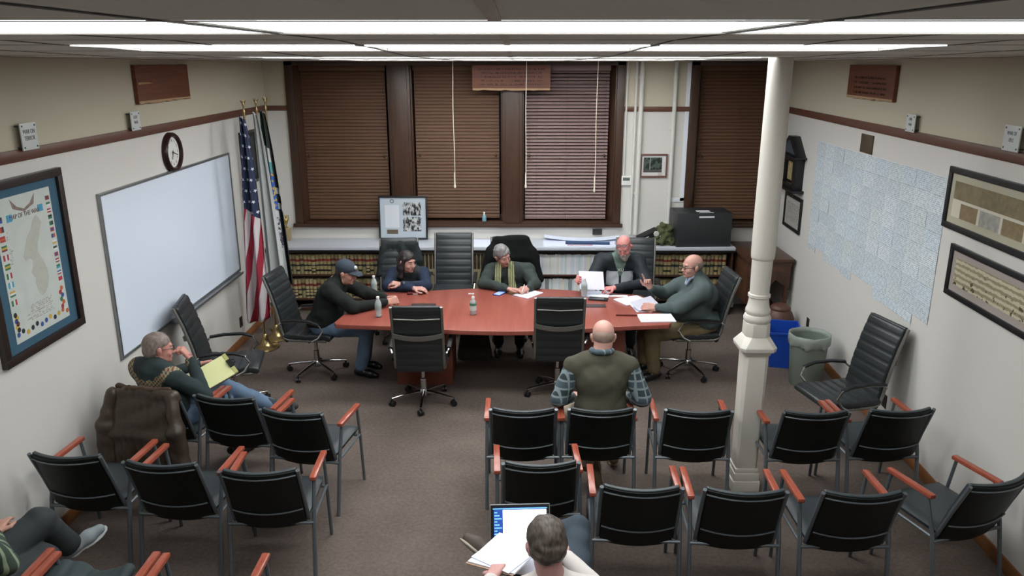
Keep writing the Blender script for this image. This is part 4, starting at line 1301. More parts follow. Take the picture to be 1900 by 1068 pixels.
LNR = mt('clear_liner', '9aa39a', .3); LNR.node_tree.nodes['Principled BSDF'].inputs['Alpha'].default_value = .6
ln.build('liner', LNR, t, smooth='all', solid=.001)
t = thing('recycling_bin', 'blue rectangular recycling bin behind the grey-green waste bin', 'bin', (2.88, 7.95, 0), R(-12))
m = MB()
def openbox(m, a0, b0, a1, b1, h_, th):
    o_ = [(-a0, -b0, 0), (a0, -b0, 0), (a0, b0, 0), (-a0, b0, 0), (-a1, -b1, h_), (a1, -b1, h_), (a1, b1, h_), (-a1, b1, h_)]
    i_ = [(-a0 + th, -b0 + th, th), (a0 - th, -b0 + th, th), (a0 - th, b0 - th, th), (-a0 + th, b0 - th, th), (-a1 + th, -b1 + th, h_), (a1 - th, -b1 + th, h_), (a1 - th, b1 - th, h_), (-a1 + th, b1 - th, h_)]
    m.add(o_ + i_, [(0, 3, 2, 1), (0, 1, 5, 4), (1, 2, 6, 5), (2, 3, 7, 6), (3, 0, 4, 7), (8, 9, 10, 11), (8, 12, 13, 9), (9, 13, 14, 10), (10, 14, 15, 11), (11, 15, 12, 8), (4, 5, 13, 12), (5, 6, 14, 13), (6, 7, 15, 14), (7, 4, 12, 15)])
openbox(m, .135, .19, .165, .22, .40, .006)
BL = mt('blue_plastic', '1747a8', .4)
m.build('bin_body', BL, t)
m = MB()
m.box(-.174, .174, -.230, -.218, .378, .404); m.box(-.174, .174, .218, .230, .378, .404); m.box(-.174, -.162, -.218, .218, .378, .404); m.box(.162, .174, -.218, .218, .378, .404)
m.build('rim', BL, t, bevel=.003)
m = MB(); m.prism([(-.04, -.03), (.0, .045), (.04, -.03), (.022, -.03), (.0, .012), (-.022, -.03)], 0, 1, lambda a_, b_, c_: (-.150 - .003 * c_ - b_ * .075, a_ - .06, .22 + b_)); m.build('recycling_mark', MAT['white_pl'], t)

# ---------------------------------------------------------------- flags
def cloth_flag(parent, name, mat, w0, w1, ztop, zbot, folds, x0, y0, lean=0, amp=.05, seed=1, zb2=None):
    rnd = random.Random(seed)
    nu, nv = 60, 60
    ph = [rnd.uniform(0, 6) for _ in range(4)]
    me_v = []; uv = []
    m = MB()
    def fn(u, v_):
        wd = w0 + (w1 - w0) * (v_ ** .7)
        zb = zbot + ((zb2 - zbot) * u if zb2 is not None else .10 * abs(u - .4))
        z = ztop + (zb - ztop) * v_ - .04 * u * (1 - v_)
        a_ = amp * (.35 + .65 * v_)
        x = x0 + wd * u + lean * v_ + a_ * .25 * math.sin(2 * PI * folds * .5 * u + ph[0] + v_ * 1.2)
        y = y0 + a_ * math.sin(2 * PI * folds * u + ph[1] + v_ * 1.0) + .3 * a_ * math.sin(2 * PI * folds * 2.3 * u + ph[2])
        return (x, y, z)
    m.grid(fn, nu, nv)
    o = m.build(name, mat, parent, smooth='all')
    ul = o.data.uv_layers.new(name='uv')
    W = nu + 1
    for lp_ in o.data.loops:
        k = lp_.vertex_index
        ul.data[lp_.index].uv = ((k % W) / nu, 1 - (k // W) / nv)
    md = o.modifiers.new('solid', 'SOLIDIFY'); md.thickness = .003
    return o
def pole(t, h_, top='eagle', mat=None):
    m = MB(); m.tube([(0, 0, .06), (0, 0, h_ - .14)], .0125, 10); m.build('pole', mat or MAT['brass'], t, smooth=True)
    m = MB(); m.lathe([(.15, 0), (.155, .008), (.15, .02), (.08, .035), (.055, .06), (.035, .12), (.03, .16), (.02, .17)], n=32); m.build('base', MAT['brass'], t, smooth=True)
    m = MB(); m.lathe([(.014, h_ - .14), (.016, h_ - .13), (.009, h_ - .11), (.007, h_ - .09), (.012, h_ - .07), (.014, h_ - .05), (.010, h_ - .03), (.003, h_ - .0)], n=12)
    if top == 'eagle':
        m.tube([(-.028, 0, h_ - .01), (-.01, 0, h_ - .04), (.01, 0, h_ - .04), (.028, 0, h_ - .01)], [.003, .009, .009, .003], 8)
    m.build('finial', MAT['brass'], t, smooth=True)
def us_mat():
    g = G('stars_and_stripes')
    tc = g.n('ShaderNodeUVMap'); sp = g.n('ShaderNodeSeparateXYZ'); g.l(tc.outputs[0], sp.inputs[0])
    u, v = sp.outputs[0], sp.outputs[1]
    d = g.m('SUBTRACT', 1, v)
    st = g.m('FRACT', g.m('MULTIPLY', g.m('ADD', g.m('MULTIPLY', u, .62), g.m('MULTIPLY', d, .80)), 3.6))
    stripes = g.mix(g.m('GREATER_THAN', st, .5), srgb('c0b9bb'), srgb('8f1f33'))
    # stars: staggered lattice, five-pointed
    su = g.m('MULTIPLY', u, 4.0); svv = g.m('MULTIPLY', d, 19)
    row = g.m('FLOOR', svv)
    su2 = g.m('ADD', su, g.m('MULTIPLY', g.m('MODULO', row, 2), .5))
    fx = g.m('SUBTRACT', g.m('FRACT', su2), .5); fy = g.m('MULTIPLY', g.m('SUBTRACT', g.m('FRACT', svv), .5), 1.9)
    fx = g.m('MULTIPLY', fx, .95)
    r_ = g.m('SQRT', g.m('ADD', g.m('MULTIPLY', fx, fx), g.m('MULTIPLY', fy, fy)))
    an = g.m('ARCTAN2', fx, g.m('MULTIPLY', fy, -1))
    k = g.m('MULTIPLY', r_, g.m('ADD', 1, g.m('MULTIPLY', g.m('COSINE', g.m('MULTIPLY', an, 5)), .38)))
    star = g.m('LESS_THAN', k, .19)
    canton = g.mix(star, srgb('1c2643'), srgb('c3c8d2'))
    isc = g.m('LESS_THAN', g.m('ADD', d, g.m('MULTIPLY', u, -.09)), .40)
    return g.fin(g.mix(isc, stripes, canton), .75)
t = thing('flag_on_stand', 'American flag hanging from a brass pole on a round stand, nearest the whiteboard', 'flag', (-2.86, 8.34, 0), 0, 'flags on brass stands')
pole(t, 2.76)
cloth_flag(t, 'flag_cloth', us_mat(), .05, .29, 2.60, .33, 2.2, -.03, -.085, -.15, .05, 4)
def state_mat():
    g = G('white_state_flag')
    x, y, z = g.xyz()
    n = g.noise(16, 3)
    c = srgb('b6b9b8')
    c = g.mix(g.band(z, 1.35, 1.75), c, g.mix(g.m('GREATER_THAN', n, .55), srgb('2c5a9a'), srgb('b89440')))
    c = g.mix(g.band(z, 1.75, 1.84), c, srgb('4c6f93'))
    c = g.mix(g.m('MULTIPLY', g.band(z, 1.14, 1.24), g.m('GREATER_THAN', n, .42)), c, srgb('3d3f63'))
    return g.fin(c, .8)
t = thing('flag_on_stand', 'white state flag with a blue emblem between the American and the black flag', 'flag', (-2.83, 8.66, 0), 0, 'flags on brass stands')
pole(t, 2.76)
cloth_flag(t, 'flag_cloth', mt('white_flag_cloth', 'b4b8b6', .8, var=.05), .05, .22, 2.62, .62, 2.0, -.02, -.075, 0, .045, 8, zb2=.45)
def dark_mat():
    g = G('dark_flag')
    tc = g.n('ShaderNodeUVMap'); sp = g.n('ShaderNodeSeparateXYZ'); g.l(tc.outputs[0], sp.inputs[0])
    u, v = sp.outputs[0], sp.outputs[1]
    n = g.noise(26, 4)
    c = g.mix(g.m('GREATER_THAN', v, .80), srgb('b3b5b4'), srgb('17271f'))
    c = g.mix(g.band(v, .44, .66), c, g.mix(g.m('GREATER_THAN', n, .56), srgb('24519c'), srgb('b08f3c')))
    c = g.mix(g.band(v, .66, .72), c, srgb('4f8d8c'))
    c = g.mix(g.m('MULTIPLY', g.band(v, .22, .40), g.m('GREATER_THAN', n, .5)), c, srgb('4b4a5c'))
    e = g.m('GREATER_THAN', u, .70)
    c = g.mix(e, c, g.mix(g.m('GREATER_THAN', g.m('MULTIPLY', g.m('SINE', g.m('MULTIPLY', v, 70)), g.band(v, .45, .62)), .3), srgb('15171a'), srgb('a9adad')))
    return g.fin(c, .8)
t = thing('flag_on_stand', 'dark and white flag with a blue and gold emblem, rightmost of the three flags', 'flag', (-2.83, 8.98, 0), 0, 'flags on brass stands')
pole(t, 2.76)
cloth_flag(t, 'flag_cloth', dark_mat(), .04, .22, 2.62, .72, 1.8, -.04, -.085, .0, .05, 12, zb2=.55)

# ---------------------------------------------------------------- floor bag under the table
m = MB()
def bagf(u, v_):
    a_ = 2 * PI * u; sx = .20 * (1 - .25 * v_) ; sy = .10 * (1 - .3 * v_)
    e = 1 if v_ > .02 else .9
    q = abs(math.cos(a_)) ** .6 * (1 if math.cos(a_) > 0 else -1); w_ = abs(math.sin(a_)) ** .6 * (1 if math.sin(a_) > 0 else -1)
    return (sx * q * e, sy * w_ * e, .30 * v_ + .005 * math.sin(5 * a_) * v_)
m.grid(bagf, 28, 8, True)
m.add([bagf(k / 28, 0) for k in range(28)], [tuple(range(28))[::-1]])
m.add([bagf(k / 28, 1) for k in range(28)], [tuple(range(28))])
t = thing('tote_bag', 'dark grey canvas tote bag standing on the floor under the table', 'bag', (-.46, 8.06, 0))
m.build('body', mt('dark_canvas', '37342f', .8, var=.1), t, smooth=True)
for y in (-.06, .06):
    m = MB(); m.tube([(-.08, y, .28), (-.07, y, .38), (0, y * .7, .42), (.07, y, .38), (.08, y, .28)], .008, 6); m.build('handle', mt('pale_strap', '7a756b', .7), t, smooth=True)
# ---------------------------------------------------------------- people: smooth-blended solids turned into one skin
def V3(*a): return np.array(a, dtype=np.float64)
class SD:
    def __init__(s): s.p = []
    def e(s, c, r, Rm=None, k=.02, op='u'): s.p.append(('e', np.array(c, float), np.array(r, float), Rm, k, op)); return s
    def c(s, a, b, ra, rb=None, k=.02, op='u'): s.p.append(('c', np.array(a, float), np.array(b, float), (ra, ra if rb is None else rb), None, k, op)); return s
    def mesh(s, h=.006, wob=None, clipf=None):
        lo = np.array([1e9] * 3); hi = -lo
        bb = []
        for p in s.p:
            if p[0] == 'e':
                r_ = p[2].max() if p[3] is not None else p[2]
                a, b = p[1] - r_, p[1] + r_
            else:
                rr = max(p[3]); a = np.minimum(p[1], p[2]) - rr; b = np.maximum(p[1], p[2]) + rr
            bb.append((a, b))
            if p[-1] == 'u': lo = np.minimum(lo, a); hi = np.maximum(hi, b)
        lo -= 3 * h; hi += 3 * h
        n = np.ceil((hi - lo) / h).astype(int) + 1
        vol = np.full(n, .05, np.float32)
        for p, (a, b) in zip(s.p, bb):
            k = p[-2]; mg = max(k * 1.5, .03)
            i0 = np.maximum(0, np.floor((a - mg - lo) / h).astype(int)); i1 = np.minimum(n, np.ceil((b + mg - lo) / h).astype(int) + 1)
            if (i1 <= i0).any(): continue
            X = (lo[0] + h * np.arange(i0[0], i1[0]))[:, None, None].astype(np.float32)
            Y_ = (lo[1] + h * np.arange(i0[1], i1[1]))[None, :, None].astype(np.float32)
            Z_ = (lo[2] + h * np.arange(i0[2], i1[2]))[None, None, :].astype(np.float32)
            if p[0] == 'e':
                dx, dy, dz = X - p[1][0], Y_ - p[1][1], Z_ - p[1][2]
                if p[3] is not None:
                    M_ = p[3].T
                    dx, dy, dz = (M_[0, 0] * dx + M_[0, 1] * dy + M_[0, 2] * dz, M_[1, 0] * dx + M_[1, 1] * dy + M_[1, 2] * dz, M_[2, 0] * dx + M_[2, 1] * dy + M_[2, 2] * dz)
                r_ = p[2]
                k0 = np.sqrt((dx / r_[0]) ** 2 + (dy / r_[1]) ** 2 + (dz / r_[2]) ** 2) + 1e-6
                k1 = np.sqrt((dx / r_[0] ** 2) ** 2 + (dy / r_[1] ** 2) ** 2 + (dz / r_[2] ** 2) ** 2) + 1e-6
                d = k0 * (k0 - 1) / k1
            else:
                ab = p[2] - p[1]; L2 = max(ab @ ab, 1e-9)
                dx, dy, dz = X - p[1][0], Y_ - p[1][1], Z_ - p[1][2]
                t_ = np.clip((dx * ab[0] + dy * ab[1] + dz * ab[2]) / L2, 0, 1)
                d = np.sqrt((dx - t_ * ab[0]) ** 2 + (dy - t_ * ab[1]) ** 2 + (dz - t_ * ab[2]) ** 2) - (p[3][0] + t_ * (p[3][1] - p[3][0]))
            sl = tuple(slice(u_, v_) for u_, v_ in zip(i0, i1))
            o = vol[sl]
            if p[-1] == 'u':
                q = np.clip(.5 + .5 * (o - d) / k, 0, 1); vol[sl] = o * (1 - q) + d * q - k * q * (1 - q)
            else:
                d = -d; q = np.clip(.5 - .5 * (o - d) / k, 0, 1); vol[sl] = o * (1 - q) + d * q + k * q * (1 - q)
        if wob:
            amp, fr = wob
            X = (lo[0] + h * np.arange(n[0]))[:, None, None]; Y_ = (lo[1] + h * np.arange(n[1]))[None, :, None]; Z_ = (lo[2] + h * np.arange(n[2]))[None, None, :]
            rw = np.random.RandomState(int(n.sum()) + len(s.p)); w_ = 0
            for q_ in range(6):
                d1 = rw.normal(size=3); d1 /= np.linalg.norm(d1); d2 = rw.normal(size=3); d2 /= np.linalg.norm(d2)
                f1 = fr * rw.uniform(.45, 1.5)
                w_ = w_ + np.sin(f1 * (d1[0] * X + d1[1] * Y_ + d1[2] * Z_) + rw.uniform(0, 6) + 2.2 * np.sin(fr * .5 * (d2[0] * X + d2[1] * Y_ + d2[2] * Z_) + rw.uniform(0, 6))) * .42
            vol = vol + (amp * w_).astype(np.float32)
        if clipf is not None:
            X = (lo[0] + h * np.arange(n[0]))[:, None, None]; Y_ = (lo[1] + h * np.arange(n[1]))[None, :, None]; Z_ = (lo[2] + h * np.arange(n[2]))[None, None, :]
            vol = np.maximum(vol, clipf(X, Y_, Z_).astype(np.float32))
        vol[0] = vol[-1] = .05; vol[:, 0] = vol[:, -1] = .05; vol[:, :, 0] = vol[:, :, -1] = .05
        sg_ = vol < 0
        cnt_ = np.zeros(tuple(n - 1), np.int8)
        for a in (0, 1):
            for b in (0, 1):
                for c in (0, 1):
                    cnt_ += sg_[a:n[0] - 1 + a, b:n[1] - 1 + b, c:n[2] - 1 + c]
        act = (cnt_ > 0) & (cnt_ < 8)
        I = np.argwhere(act)
        idx = np.full(tuple(n - 1), -1, np.int32); idx[act] = np.arange(len(I))
        cor = {(a, b, c): vol[I[:, 0] + a, I[:, 1] + b, I[:, 2] + c] for a in (0, 1) for b in (0, 1) for c in (0, 1)}
        acc = np.zeros((len(I), 3)); num = np.zeros(len(I))
        ks = list(cor)
        for i_, A in enumerate(ks):
            for B in ks[i_ + 1:]:
                if sum(abs(x - y) for x, y in zip(A, B)) != 1: continue
                va, vb = cor[A], cor[B]
                mk = (va < 0) != (vb < 0)
                t_ = np.where(mk, va / np.where(mk, va - vb, 1), 0)
                for ax in range(3): acc[:, ax] += np.where(mk, A[ax] + t_ * (B[ax] - A[ax]), 0)
                num += mk
        P_ = lo + h * (I + acc / num[:, None])
        F = []
        for ax in range(3):
            s0 = [slice(0, n[0]), slice(0, n[1]), slice(0, n[2])]; s1 = list(s0)
            s0[ax] = slice(0, n[ax] - 1); s1[ax] = slice(1, n[ax])
            A, B = sg_[tuple(s0)], sg_[tuple(s1)]
            E_ = np.argwhere(A != B)
            fl_ = A[E_[:, 0], E_[:, 1], E_[:, 2]]
            o1, o2 = [(1, 2), (2, 0), (0, 1)][ax]
            u = np.zeros(3, int); u[o1] = 1; v = np.zeros(3, int); v[o2] = 1
            q = [idx[tuple((E_ - w_).T)] for w_ in (u * 0, u, u + v, v)]
            Q = np.stack(q, 1)
            Q[~fl_] = Q[~fl_][:, ::-1]
            F.append(Q)
        return P_, np.concatenate(F)[:, ::-1]
    def build(s, name, mat, parent, h=.006, wob=None, clipf=None, paint=None, smooth_it=1):
        P_, F = s.mesh(h, wob, clipf)
        me = bpy.data.meshes.new(name)
        me.vertices.add(len(P_)); me.vertices.foreach_set('co', P_.astype(np.float32).ravel())
        me.loops.add(len(F) * 4); me.loops.foreach_set('vertex_index', F.astype(np.int32).ravel())
        me.polygons.add(len(F)); me.polygons.foreach_set('loop_start', np.arange(0, len(F) * 4, 4, dtype=np.int32))
        try: me.polygons.foreach_set('loop_total', np.full(len(F), 4, np.int32))
        except Exception: pass
        mats = mat if isinstance(mat, (list, tuple)) else [mat]
        for m_ in mats: me.materials.append(m_)
        if paint is not None:
            cen = P_[F].mean(1)
            me.polygons.foreach_set('material_index', np.asarray(paint(cen), np.int32))
        me.polygons.foreach_set('use_smooth', np.ones(len(F), bool))
        me.update(calc_edges=True); me.validate()
        o = bpy.data.objects.new(name, me)
        return link(o, parent)

def rot(yaw=0, pitch=0, roll=0):
    """yaw + turns left, pitch + looks down, roll + tilts to the right shoulder"""
    return np.array(Euler((-R(pitch), R(roll), R(yaw)), 'XYZ').to_matrix()) if False else np.array(Matrix.Rotation(R(yaw), 3, 'Z') @ Matrix.Rotation(-R(pitch), 3, 'X') @ Matrix.Rotation(R(roll), 3, 'Y'))

def skin_mat(name, base, red=.0):
    g = G(name)
    n = g.noise(9, 3); n2 = g.noise(60, 2)
    c = g.mix(g.m('ADD', g.m('MULTIPLY', n, .8), g.m('MULTIPLY', n2, .2)), sh(srgb(base), .84), sh(srgb(base), 1.12))
    g.b.inputs['Subsurface Weight'].default_value = .06
    g.b.inputs['Subsurface Radius'].default_value = (.012, .004, .002)
    return g.fin(c, .52, 0, .4)

def unit(a): a = np.array(a, float); return a / (np.linalg.norm(a) + 1e-9)

def hand(S, wr, d, n_, curl=.5, thumb=.5, side=1, sc_=1.0, point=None):
    """wr wrist, d pointing direction, n_ palm normal (the side fingers close to); side=+1: thumb lies along cross(d,n_)"""
    wr = np.array(wr, float); d = unit(d); n_ = unit(np.array(n_, float) - d * np.dot(n_, d)); s_ = np.cross(d, n_) * side
    k = .006
    for q in (-.028, -.009, .010, .028):
        S.c(wr + d * .012 * sc_ + s_ * q * .65 * sc_, wr + d * .088 * sc_ + s_ * q * sc_, .0145 * sc_, .0125 * sc_, k=.012)
    fl = [.070, .080, .074, .058]
    for i, q in enumerate((.030, .0105, -.0095, -.029)):
        b = wr + d * .090 * sc_ + s_ * q * sc_
        c_ = curl if not isinstance(curl, (list, tuple)) else curl[i]
        a = c_ * (1.0 + .08 * i)
        L = fl[i] * sc_
        p = b; an = a * .7
        for seg, rr in ((.42, .0096), (.32, .0088), (.26, .0078)):
            dd = d * math.cos(an) + n_ * math.sin(an) + s_ * q * .6 * (1 - min(1, c_))
            dd = unit(dd)
            p2 = p + dd * L * seg * 1.15
            S.c(p, p2, rr * sc_, (rr - .0006) * sc_, k=k); p = p2; an += a * .95
    t0 = wr + d * .022 * sc_ + s_ * .026 * sc_
    t1 = t0 + unit(d * .55 + s_ * (.75 - .3 * thumb) + n_ * .5 * thumb) * .045 * sc_
    t2 = t1 + unit(d * (.75) + s_ * (.25 - .6 * thumb) + n_ * .7 * thumb) * .036 * sc_
    t3 = t2 + unit(d * (.8) + s_ * (.05 - .7 * thumb) + n_ * .6 * thumb) * .022 * sc_
    S.c(t0 - s_ * .008 * sc_, t1, .0155 * sc_, .0115 * sc_, k=.01); S.c(t1, t2, .0112 * sc_, .0098 * sc_, k=k); S.c(t2, t3, .0096 * sc_, .008 * sc_, k=k)

def person(label, loc, heading, J, skin, head, hair=None, top=None, pants=None, shoes=None, lean=None, cat='person', extras=None, vox=.006, scale=1.0):
    """J joints in the figure's own frame: +Y forward, +X to the figure's right"""
    t = thing('person', label, cat, loc, R(heading))
    hc = np.array(head['c'], float); HR = rot(*head.get('rot', (0, 0, 0))); hs = head.get('s', 1.0)
    def hp(x, y, z): return hc + HR @ np.array([x, y, z]) * hs
    S = SD()
    # skull, face
    fat = head.get('fat', 1.0)
    S.e(hp(0, -.014, .034), np.array([.076, .096, .084]) * hs, HR, k=.01)
    S.e(hp(0, .028, -.025), np.array([.062 * fat, .062, .082]) * hs, HR, k=.02)
    S.e(hp(0, .032, -.076), np.array([.050 * fat, .052, .036]) * hs, HR, k=.02)
    S.e(hp(0, .072, -.096), np.array([.022, .018, .017]) * hs, HR, k=.015)
    S.c(hp(-.034, .076, .024), hp(.034, .076, .024), .012 * hs, k=.012)
    for sx in (-1, 1):
        S.e(hp(sx * .038, .064, -.036), np.array([.022 * fat, .02, .022]) * hs, HR, k=.015)
        S.e(hp(sx * .0305, .096, .002), np.array([.016, .014, .011]) * hs, HR, k=.008, op='s')
        S.e(hp(sx * .078, -.008, -.012), np.array([.009, .019, .031]) * hs, HR, k=.006)
        S.e(hp(sx * .087, -.010, .0), np.array([.008, .016, .022]) * hs, HR, k=.006)
    S.c(hp(0, .088, .004), hp(0, .108, -.030), .008 * hs, .0105 * hs, k=.012)
    S.c(hp(-.010, .098, -.036), hp(.010, .098, -.036), .009 * hs, k=.006)
    S.c(hp(-.017, .086, -.062), hp(.017, .086, -.062), .0075 * hs, k=.006)
    S.c(hp(-.015, .084, -.072), hp(.015, .084, -.072), .0078 * hs, k=.006)
    nb = np.array(J['neck'], float)
    nr = head.get('neck_r', .056)
    S.c(hp(0, -.028, -.05), nb, nr * hs, nr * 1.05, k=.025)
    S.c(hp(0, -.0, -.085), nb + np.array([0, .02, 0]), nr * .8, nr * .9, k=.03)
    ch = np.array(J['chest'], float); pe = np.array(J['pelvis'], float)
    S.c(nb, ch, .06, .09, k=.04); S.c(ch, pe, .09, .10, k=.05)
    for s_ in 'LR':
        sh_, el, wr = (np.array(J[q + s_], float) for q in ('sh', 'el', 'wr'))
        S.c(nb, sh_, .045, .045, k=.03); S.c(sh_, el, .042, .036, k=.02); S.c(el, wr, .037, .026, k=.015)
        hd = J.get('hand' + s_)
        if hd: hand(S, wr, **hd)
        else: S.e(wr, (.03, .03, .03))
        hi_, kn, an = (np.array(J[q + s_], float) for q in ('hip', 'kn', 'an'))
        S.c(pe, hi_, .08, .075, k=.04); S.c(hi_, kn, .068, .05, k=.03); S.c(kn, an, .048, .034, k=.02)
    lips = head.get('lips', '8a4a48')
    LM = mt('lip_skin', lips, .5)
    beard_ = head.get('beardmat')
    cheek = head.get('cheek')
    def paint(c):
        r_ = (c - hc) @ HR / hs
        mi = np.zeros(len(c), int)
        lp_ = (np.abs(r_[:, 0]) < .022) & (r_[:, 2] > -.076) & (r_[:, 2] < -.060) & (r_[:, 1] > .078)
        mi[lp_] = 1
        return mi
    S.build('body', [skin, LM], t, h=min(vox, .0055), paint=paint)
    # eyes and brows
    EW = mt('eye_white', 'a39c94', .3); EI = mt('iris_dark', '2b1c14', .2)
    for sx in (-1, 1):
        m = MB(); c_ = hp(sx * .0305, .0735, .001)
        m.cur = 0; m.ball(c_, .0125 * hs, 12)
        m.cur = 1; m.ball(hp(sx * .0305, .0785, .0), .0084 * hs, 10)
        m.build('eye', [EW, EI], t, smooth='all')
        m = MB(); m.tube([hp(sx * .014, .0895, .020), hp(sx * .03, .089, .026), hp(sx * .048, .079, .021)], [.0035 * hs, .004 * hs, .0025 * hs], 6); m.build('eyebrow', head.get('brow', hair['mat'] if hair else mt('brow_grey', '6d5f55', .8)), t, smooth=True)
    # hair
    if hair:
        H = SD(); k = hair['kind']; th_ = hair.get('th', .01)
        if k == 'short':
            H.e(hp(0, -.018, .040), np.array([.076 + th_, .096 + th_, .084 + th_]) * hs, HR, k=.01)
            H.e(hp(0, -.05, -.01), np.array([.070 + th_, .062 + th_, .07]) * hs, HR, k=.02)
            H.e(hp(0, .115, -.052), np.array([.12, .095, .115]) * hs, HR, k=.006, op='s')
            H.e(hp(0, -.02, -.14), np.array([.12, .12, .075]) * hs, HR, k=.01, op='s')
            for sx in (-1, 1): H.e(hp(sx * .085, .004, -.018), np.array([.02, .024, .034]) * hs, HR, k=.004, op='s')
        elif k == 'fringe':
            H.e(hp(0, -.022, .012), np.array([.0785 + th_ * .5, .094 + th_ * .5, .075]) * hs, HR, k=.01)
            H.e(hp(0, .03, .10), np.array([.105, .15, .085]) * hs, HR, k=.006, op='s')
            H.e(hp(0, .115, -.02), np.array([.12, .105, .13]) * hs, HR, k=.006, op='s')
            H.e(hp(0, -.02, -.13), np.array([.12, .12, .075]) * hs, HR, k=.01, op='s')
            for sx in (-1, 1): H.e(hp(sx * .087, .002, -.014), np.array([.018, .022, .032]) * hs, HR, k=.004, op='s')
        elif k == 'long':
            H.e(hp(0, -.016, .042), np.array([.082, .100, .086]) * hs, HR, k=.01)
            H.e(hp(0, -.05, -.06), np.array([.092, .07, .13]) * hs, HR, k=.03)
            H.e(hp(0, .124, -.034), np.array([.060, .085, .098]) * hs, HR, k=.012, op='s')
            for sx in (-1, 1):
                H.c(hp(sx * .070, .022, .05), hp(sx * .082, .0, -.07), .020 * hs, .028 * hs, k=.015)
                H.c(hp(sx * .082, .0, -.07), hp(sx * .085, .005, -.17), .030 * hs, .026 * hs, k=.02)
                H.c(hp(sx * .085, .005, -.17), hp(sx * .080, .015, -.215), .026 * hs, .012 * hs, k=.02)
        elif k == 'bob':
            H.e(hp(0, -.016, .042), np.array([.082, .101, .085]) * hs, HR, k=.01)
            H.e(hp(0, -.04, -.02), np.array([.084, .078, .085]) * hs, HR, k=.03)
            for sx in (-1, 1):
                H.c(hp(sx * .074, .02, .04), hp(sx * .08, .005, -.045), .024 * hs, .022 * hs, k=.02)
            H.c(hp(.05, .07, .085), hp(-.06, .07, .07), .02, .018, k=.02)
            H.e(hp(.0, .125, -.034), np.array([.068, .085, .098]) * hs, HR, k=.012, op='s')
            H.e(hp(0, 0, -.16), np.array([.12, .12, .07]) * hs, HR, k=.01, op='s')
        H.build('hair', hair['mat'], t, h=.0045, wob=(hair.get('wob', .0012), 90))
    # clothes
    if pants:
        Q = SD(); f_ = pants.get('fat', 1)
        Q.e(pe + np.array([0, -.01, .0]), (.165 * f_, .125 * f_, .12), k=.04)
        for s_ in 'LR':
            hi_, kn, an = (np.array(J[q + s_], float) for q in ('hip', 'kn', 'an'))
            Q.c(hi_, kn, .092 * f_, .068 * f_, k=.03); Q.c(kn, an + (kn - an) * .06, .066 * f_, .056 * f_, k=.02)
        Q.build('trousers', pants['mat'], t, h=.008, wob=(.0035, 38))
    if shoes:
        for s_ in 'LR':
            if s_ in shoes.get('skip', ''): continue
            an = np.array(J['an' + s_], float); to = np.array(J['toe' + s_], float)
            d = unit(to - an); 
            up = unit(unit(np.array(J['kn' + s_], float) - an) - d * np.dot(unit(np.array(J['kn' + s_], float) - an), d))
            K = SD(); so = shoes.get('s', 1)
            base = an - up * .045
            K.c(base - d * .035, base + d * .10, .036 * so, .040 * so, k=.02); K.c(base + d * .10, base + d * .165 - up * .006, .040 * so, .030 * so, k=.02); K.c(an + up * .02, base, .040, .036, k=.02)
            ob = K.build('shoe', shoes['mat'], t, h=.006)
            sd_ = np.cross(d, up); RM = np.stack([sd_, d, up], 1)
            L_ = SD(); L_.e(base + d * .105 - up * .034, (.047, .10, .012), RM, k=.01); L_.e(base - d * .01 - up * .034, (.038, .045, .012), RM, k=.02)
            if shoes.get('sole'): L_.build('shoe_sole', shoes['sole'], t, h=.006)
            if shoes.get('sock'):
                m = SD(); m.c(an + up * .02, an + (np.array(J['kn' + s_], float) - an) * .30, .044, .05); m.build('sock', shoes['sock'], t, h=.007)
    if top:
        T = SD(); f_ = top.get('fat', 1.0); sw = top.get('sw', 1.0)
        belly = np.array(J.get('belly', ch * .45 + pe * .55 + np.array([0, .02, 0])), float)
        shL, shR = np.array(J['shL'], float), np.array(J['shR'], float)
        T.e(pe + np.array([0, .0, .03]), (.168 * f_, .128 * f_, .10), k=.05)
        T.e(belly, (.168 * f_, .13 * f_ * top.get('belly', 1), .15), k=.06)
        T.e(ch, (.172 * f_, .118 * f_, .155), k=.06)
        T.c(shL * .82 + nb * .18 - np.array([0, 0, .035]), shR * .82 + nb * .18 - np.array([0, 0, .035]), .07 * f_, k=.05)
        T.c(nb, shL, .066, .072 * sw, k=.03); T.c(nb, shR, .066, .072 * sw, k=.03)
        T.c(nb - np.array([0, 0, .02]), nb + (hc - nb) * top.get('collar', .12), .078, .071, k=.02)
        T.c(nb + np.array([0, -.035, -.035]), nb + np.array([0, -.04, -.12]), .075, .08, k=.03)
        if not top.get('vest'):
            for s_ in 'LR':
                sh_, el, wr = (np.array(J[q + s_], float) for q in ('sh', 'el', 'wr'))
                T.c(sh_, el, .070 * sw, .055 * sw, k=.025); T.c(el, wr + (el - wr) * .07, .056 * sw, .038, k=.02)
        T.build(top.get('name', 'jacket'), top['mat'], t, h=.0065, wob=(top.get('wob', .003), top.get('wf', 42)), paint=top.get('paint'))
        if top.get('vest'):
            for s_ in 'LR':
                K = SD(); sh_, el, wr = (np.array(J[q + s_], float) for q in ('sh', 'el', 'wr'))
                K.c(sh_, el, .066 * sw, .056 * sw, k=.025); K.c(el, wr + (el - wr) * .07, .056 * sw, .037 * sw, k=.02)
                K.build('shirt_sleeve', top['sleeve'], t, h=.0065, wob=(.0025, 42))
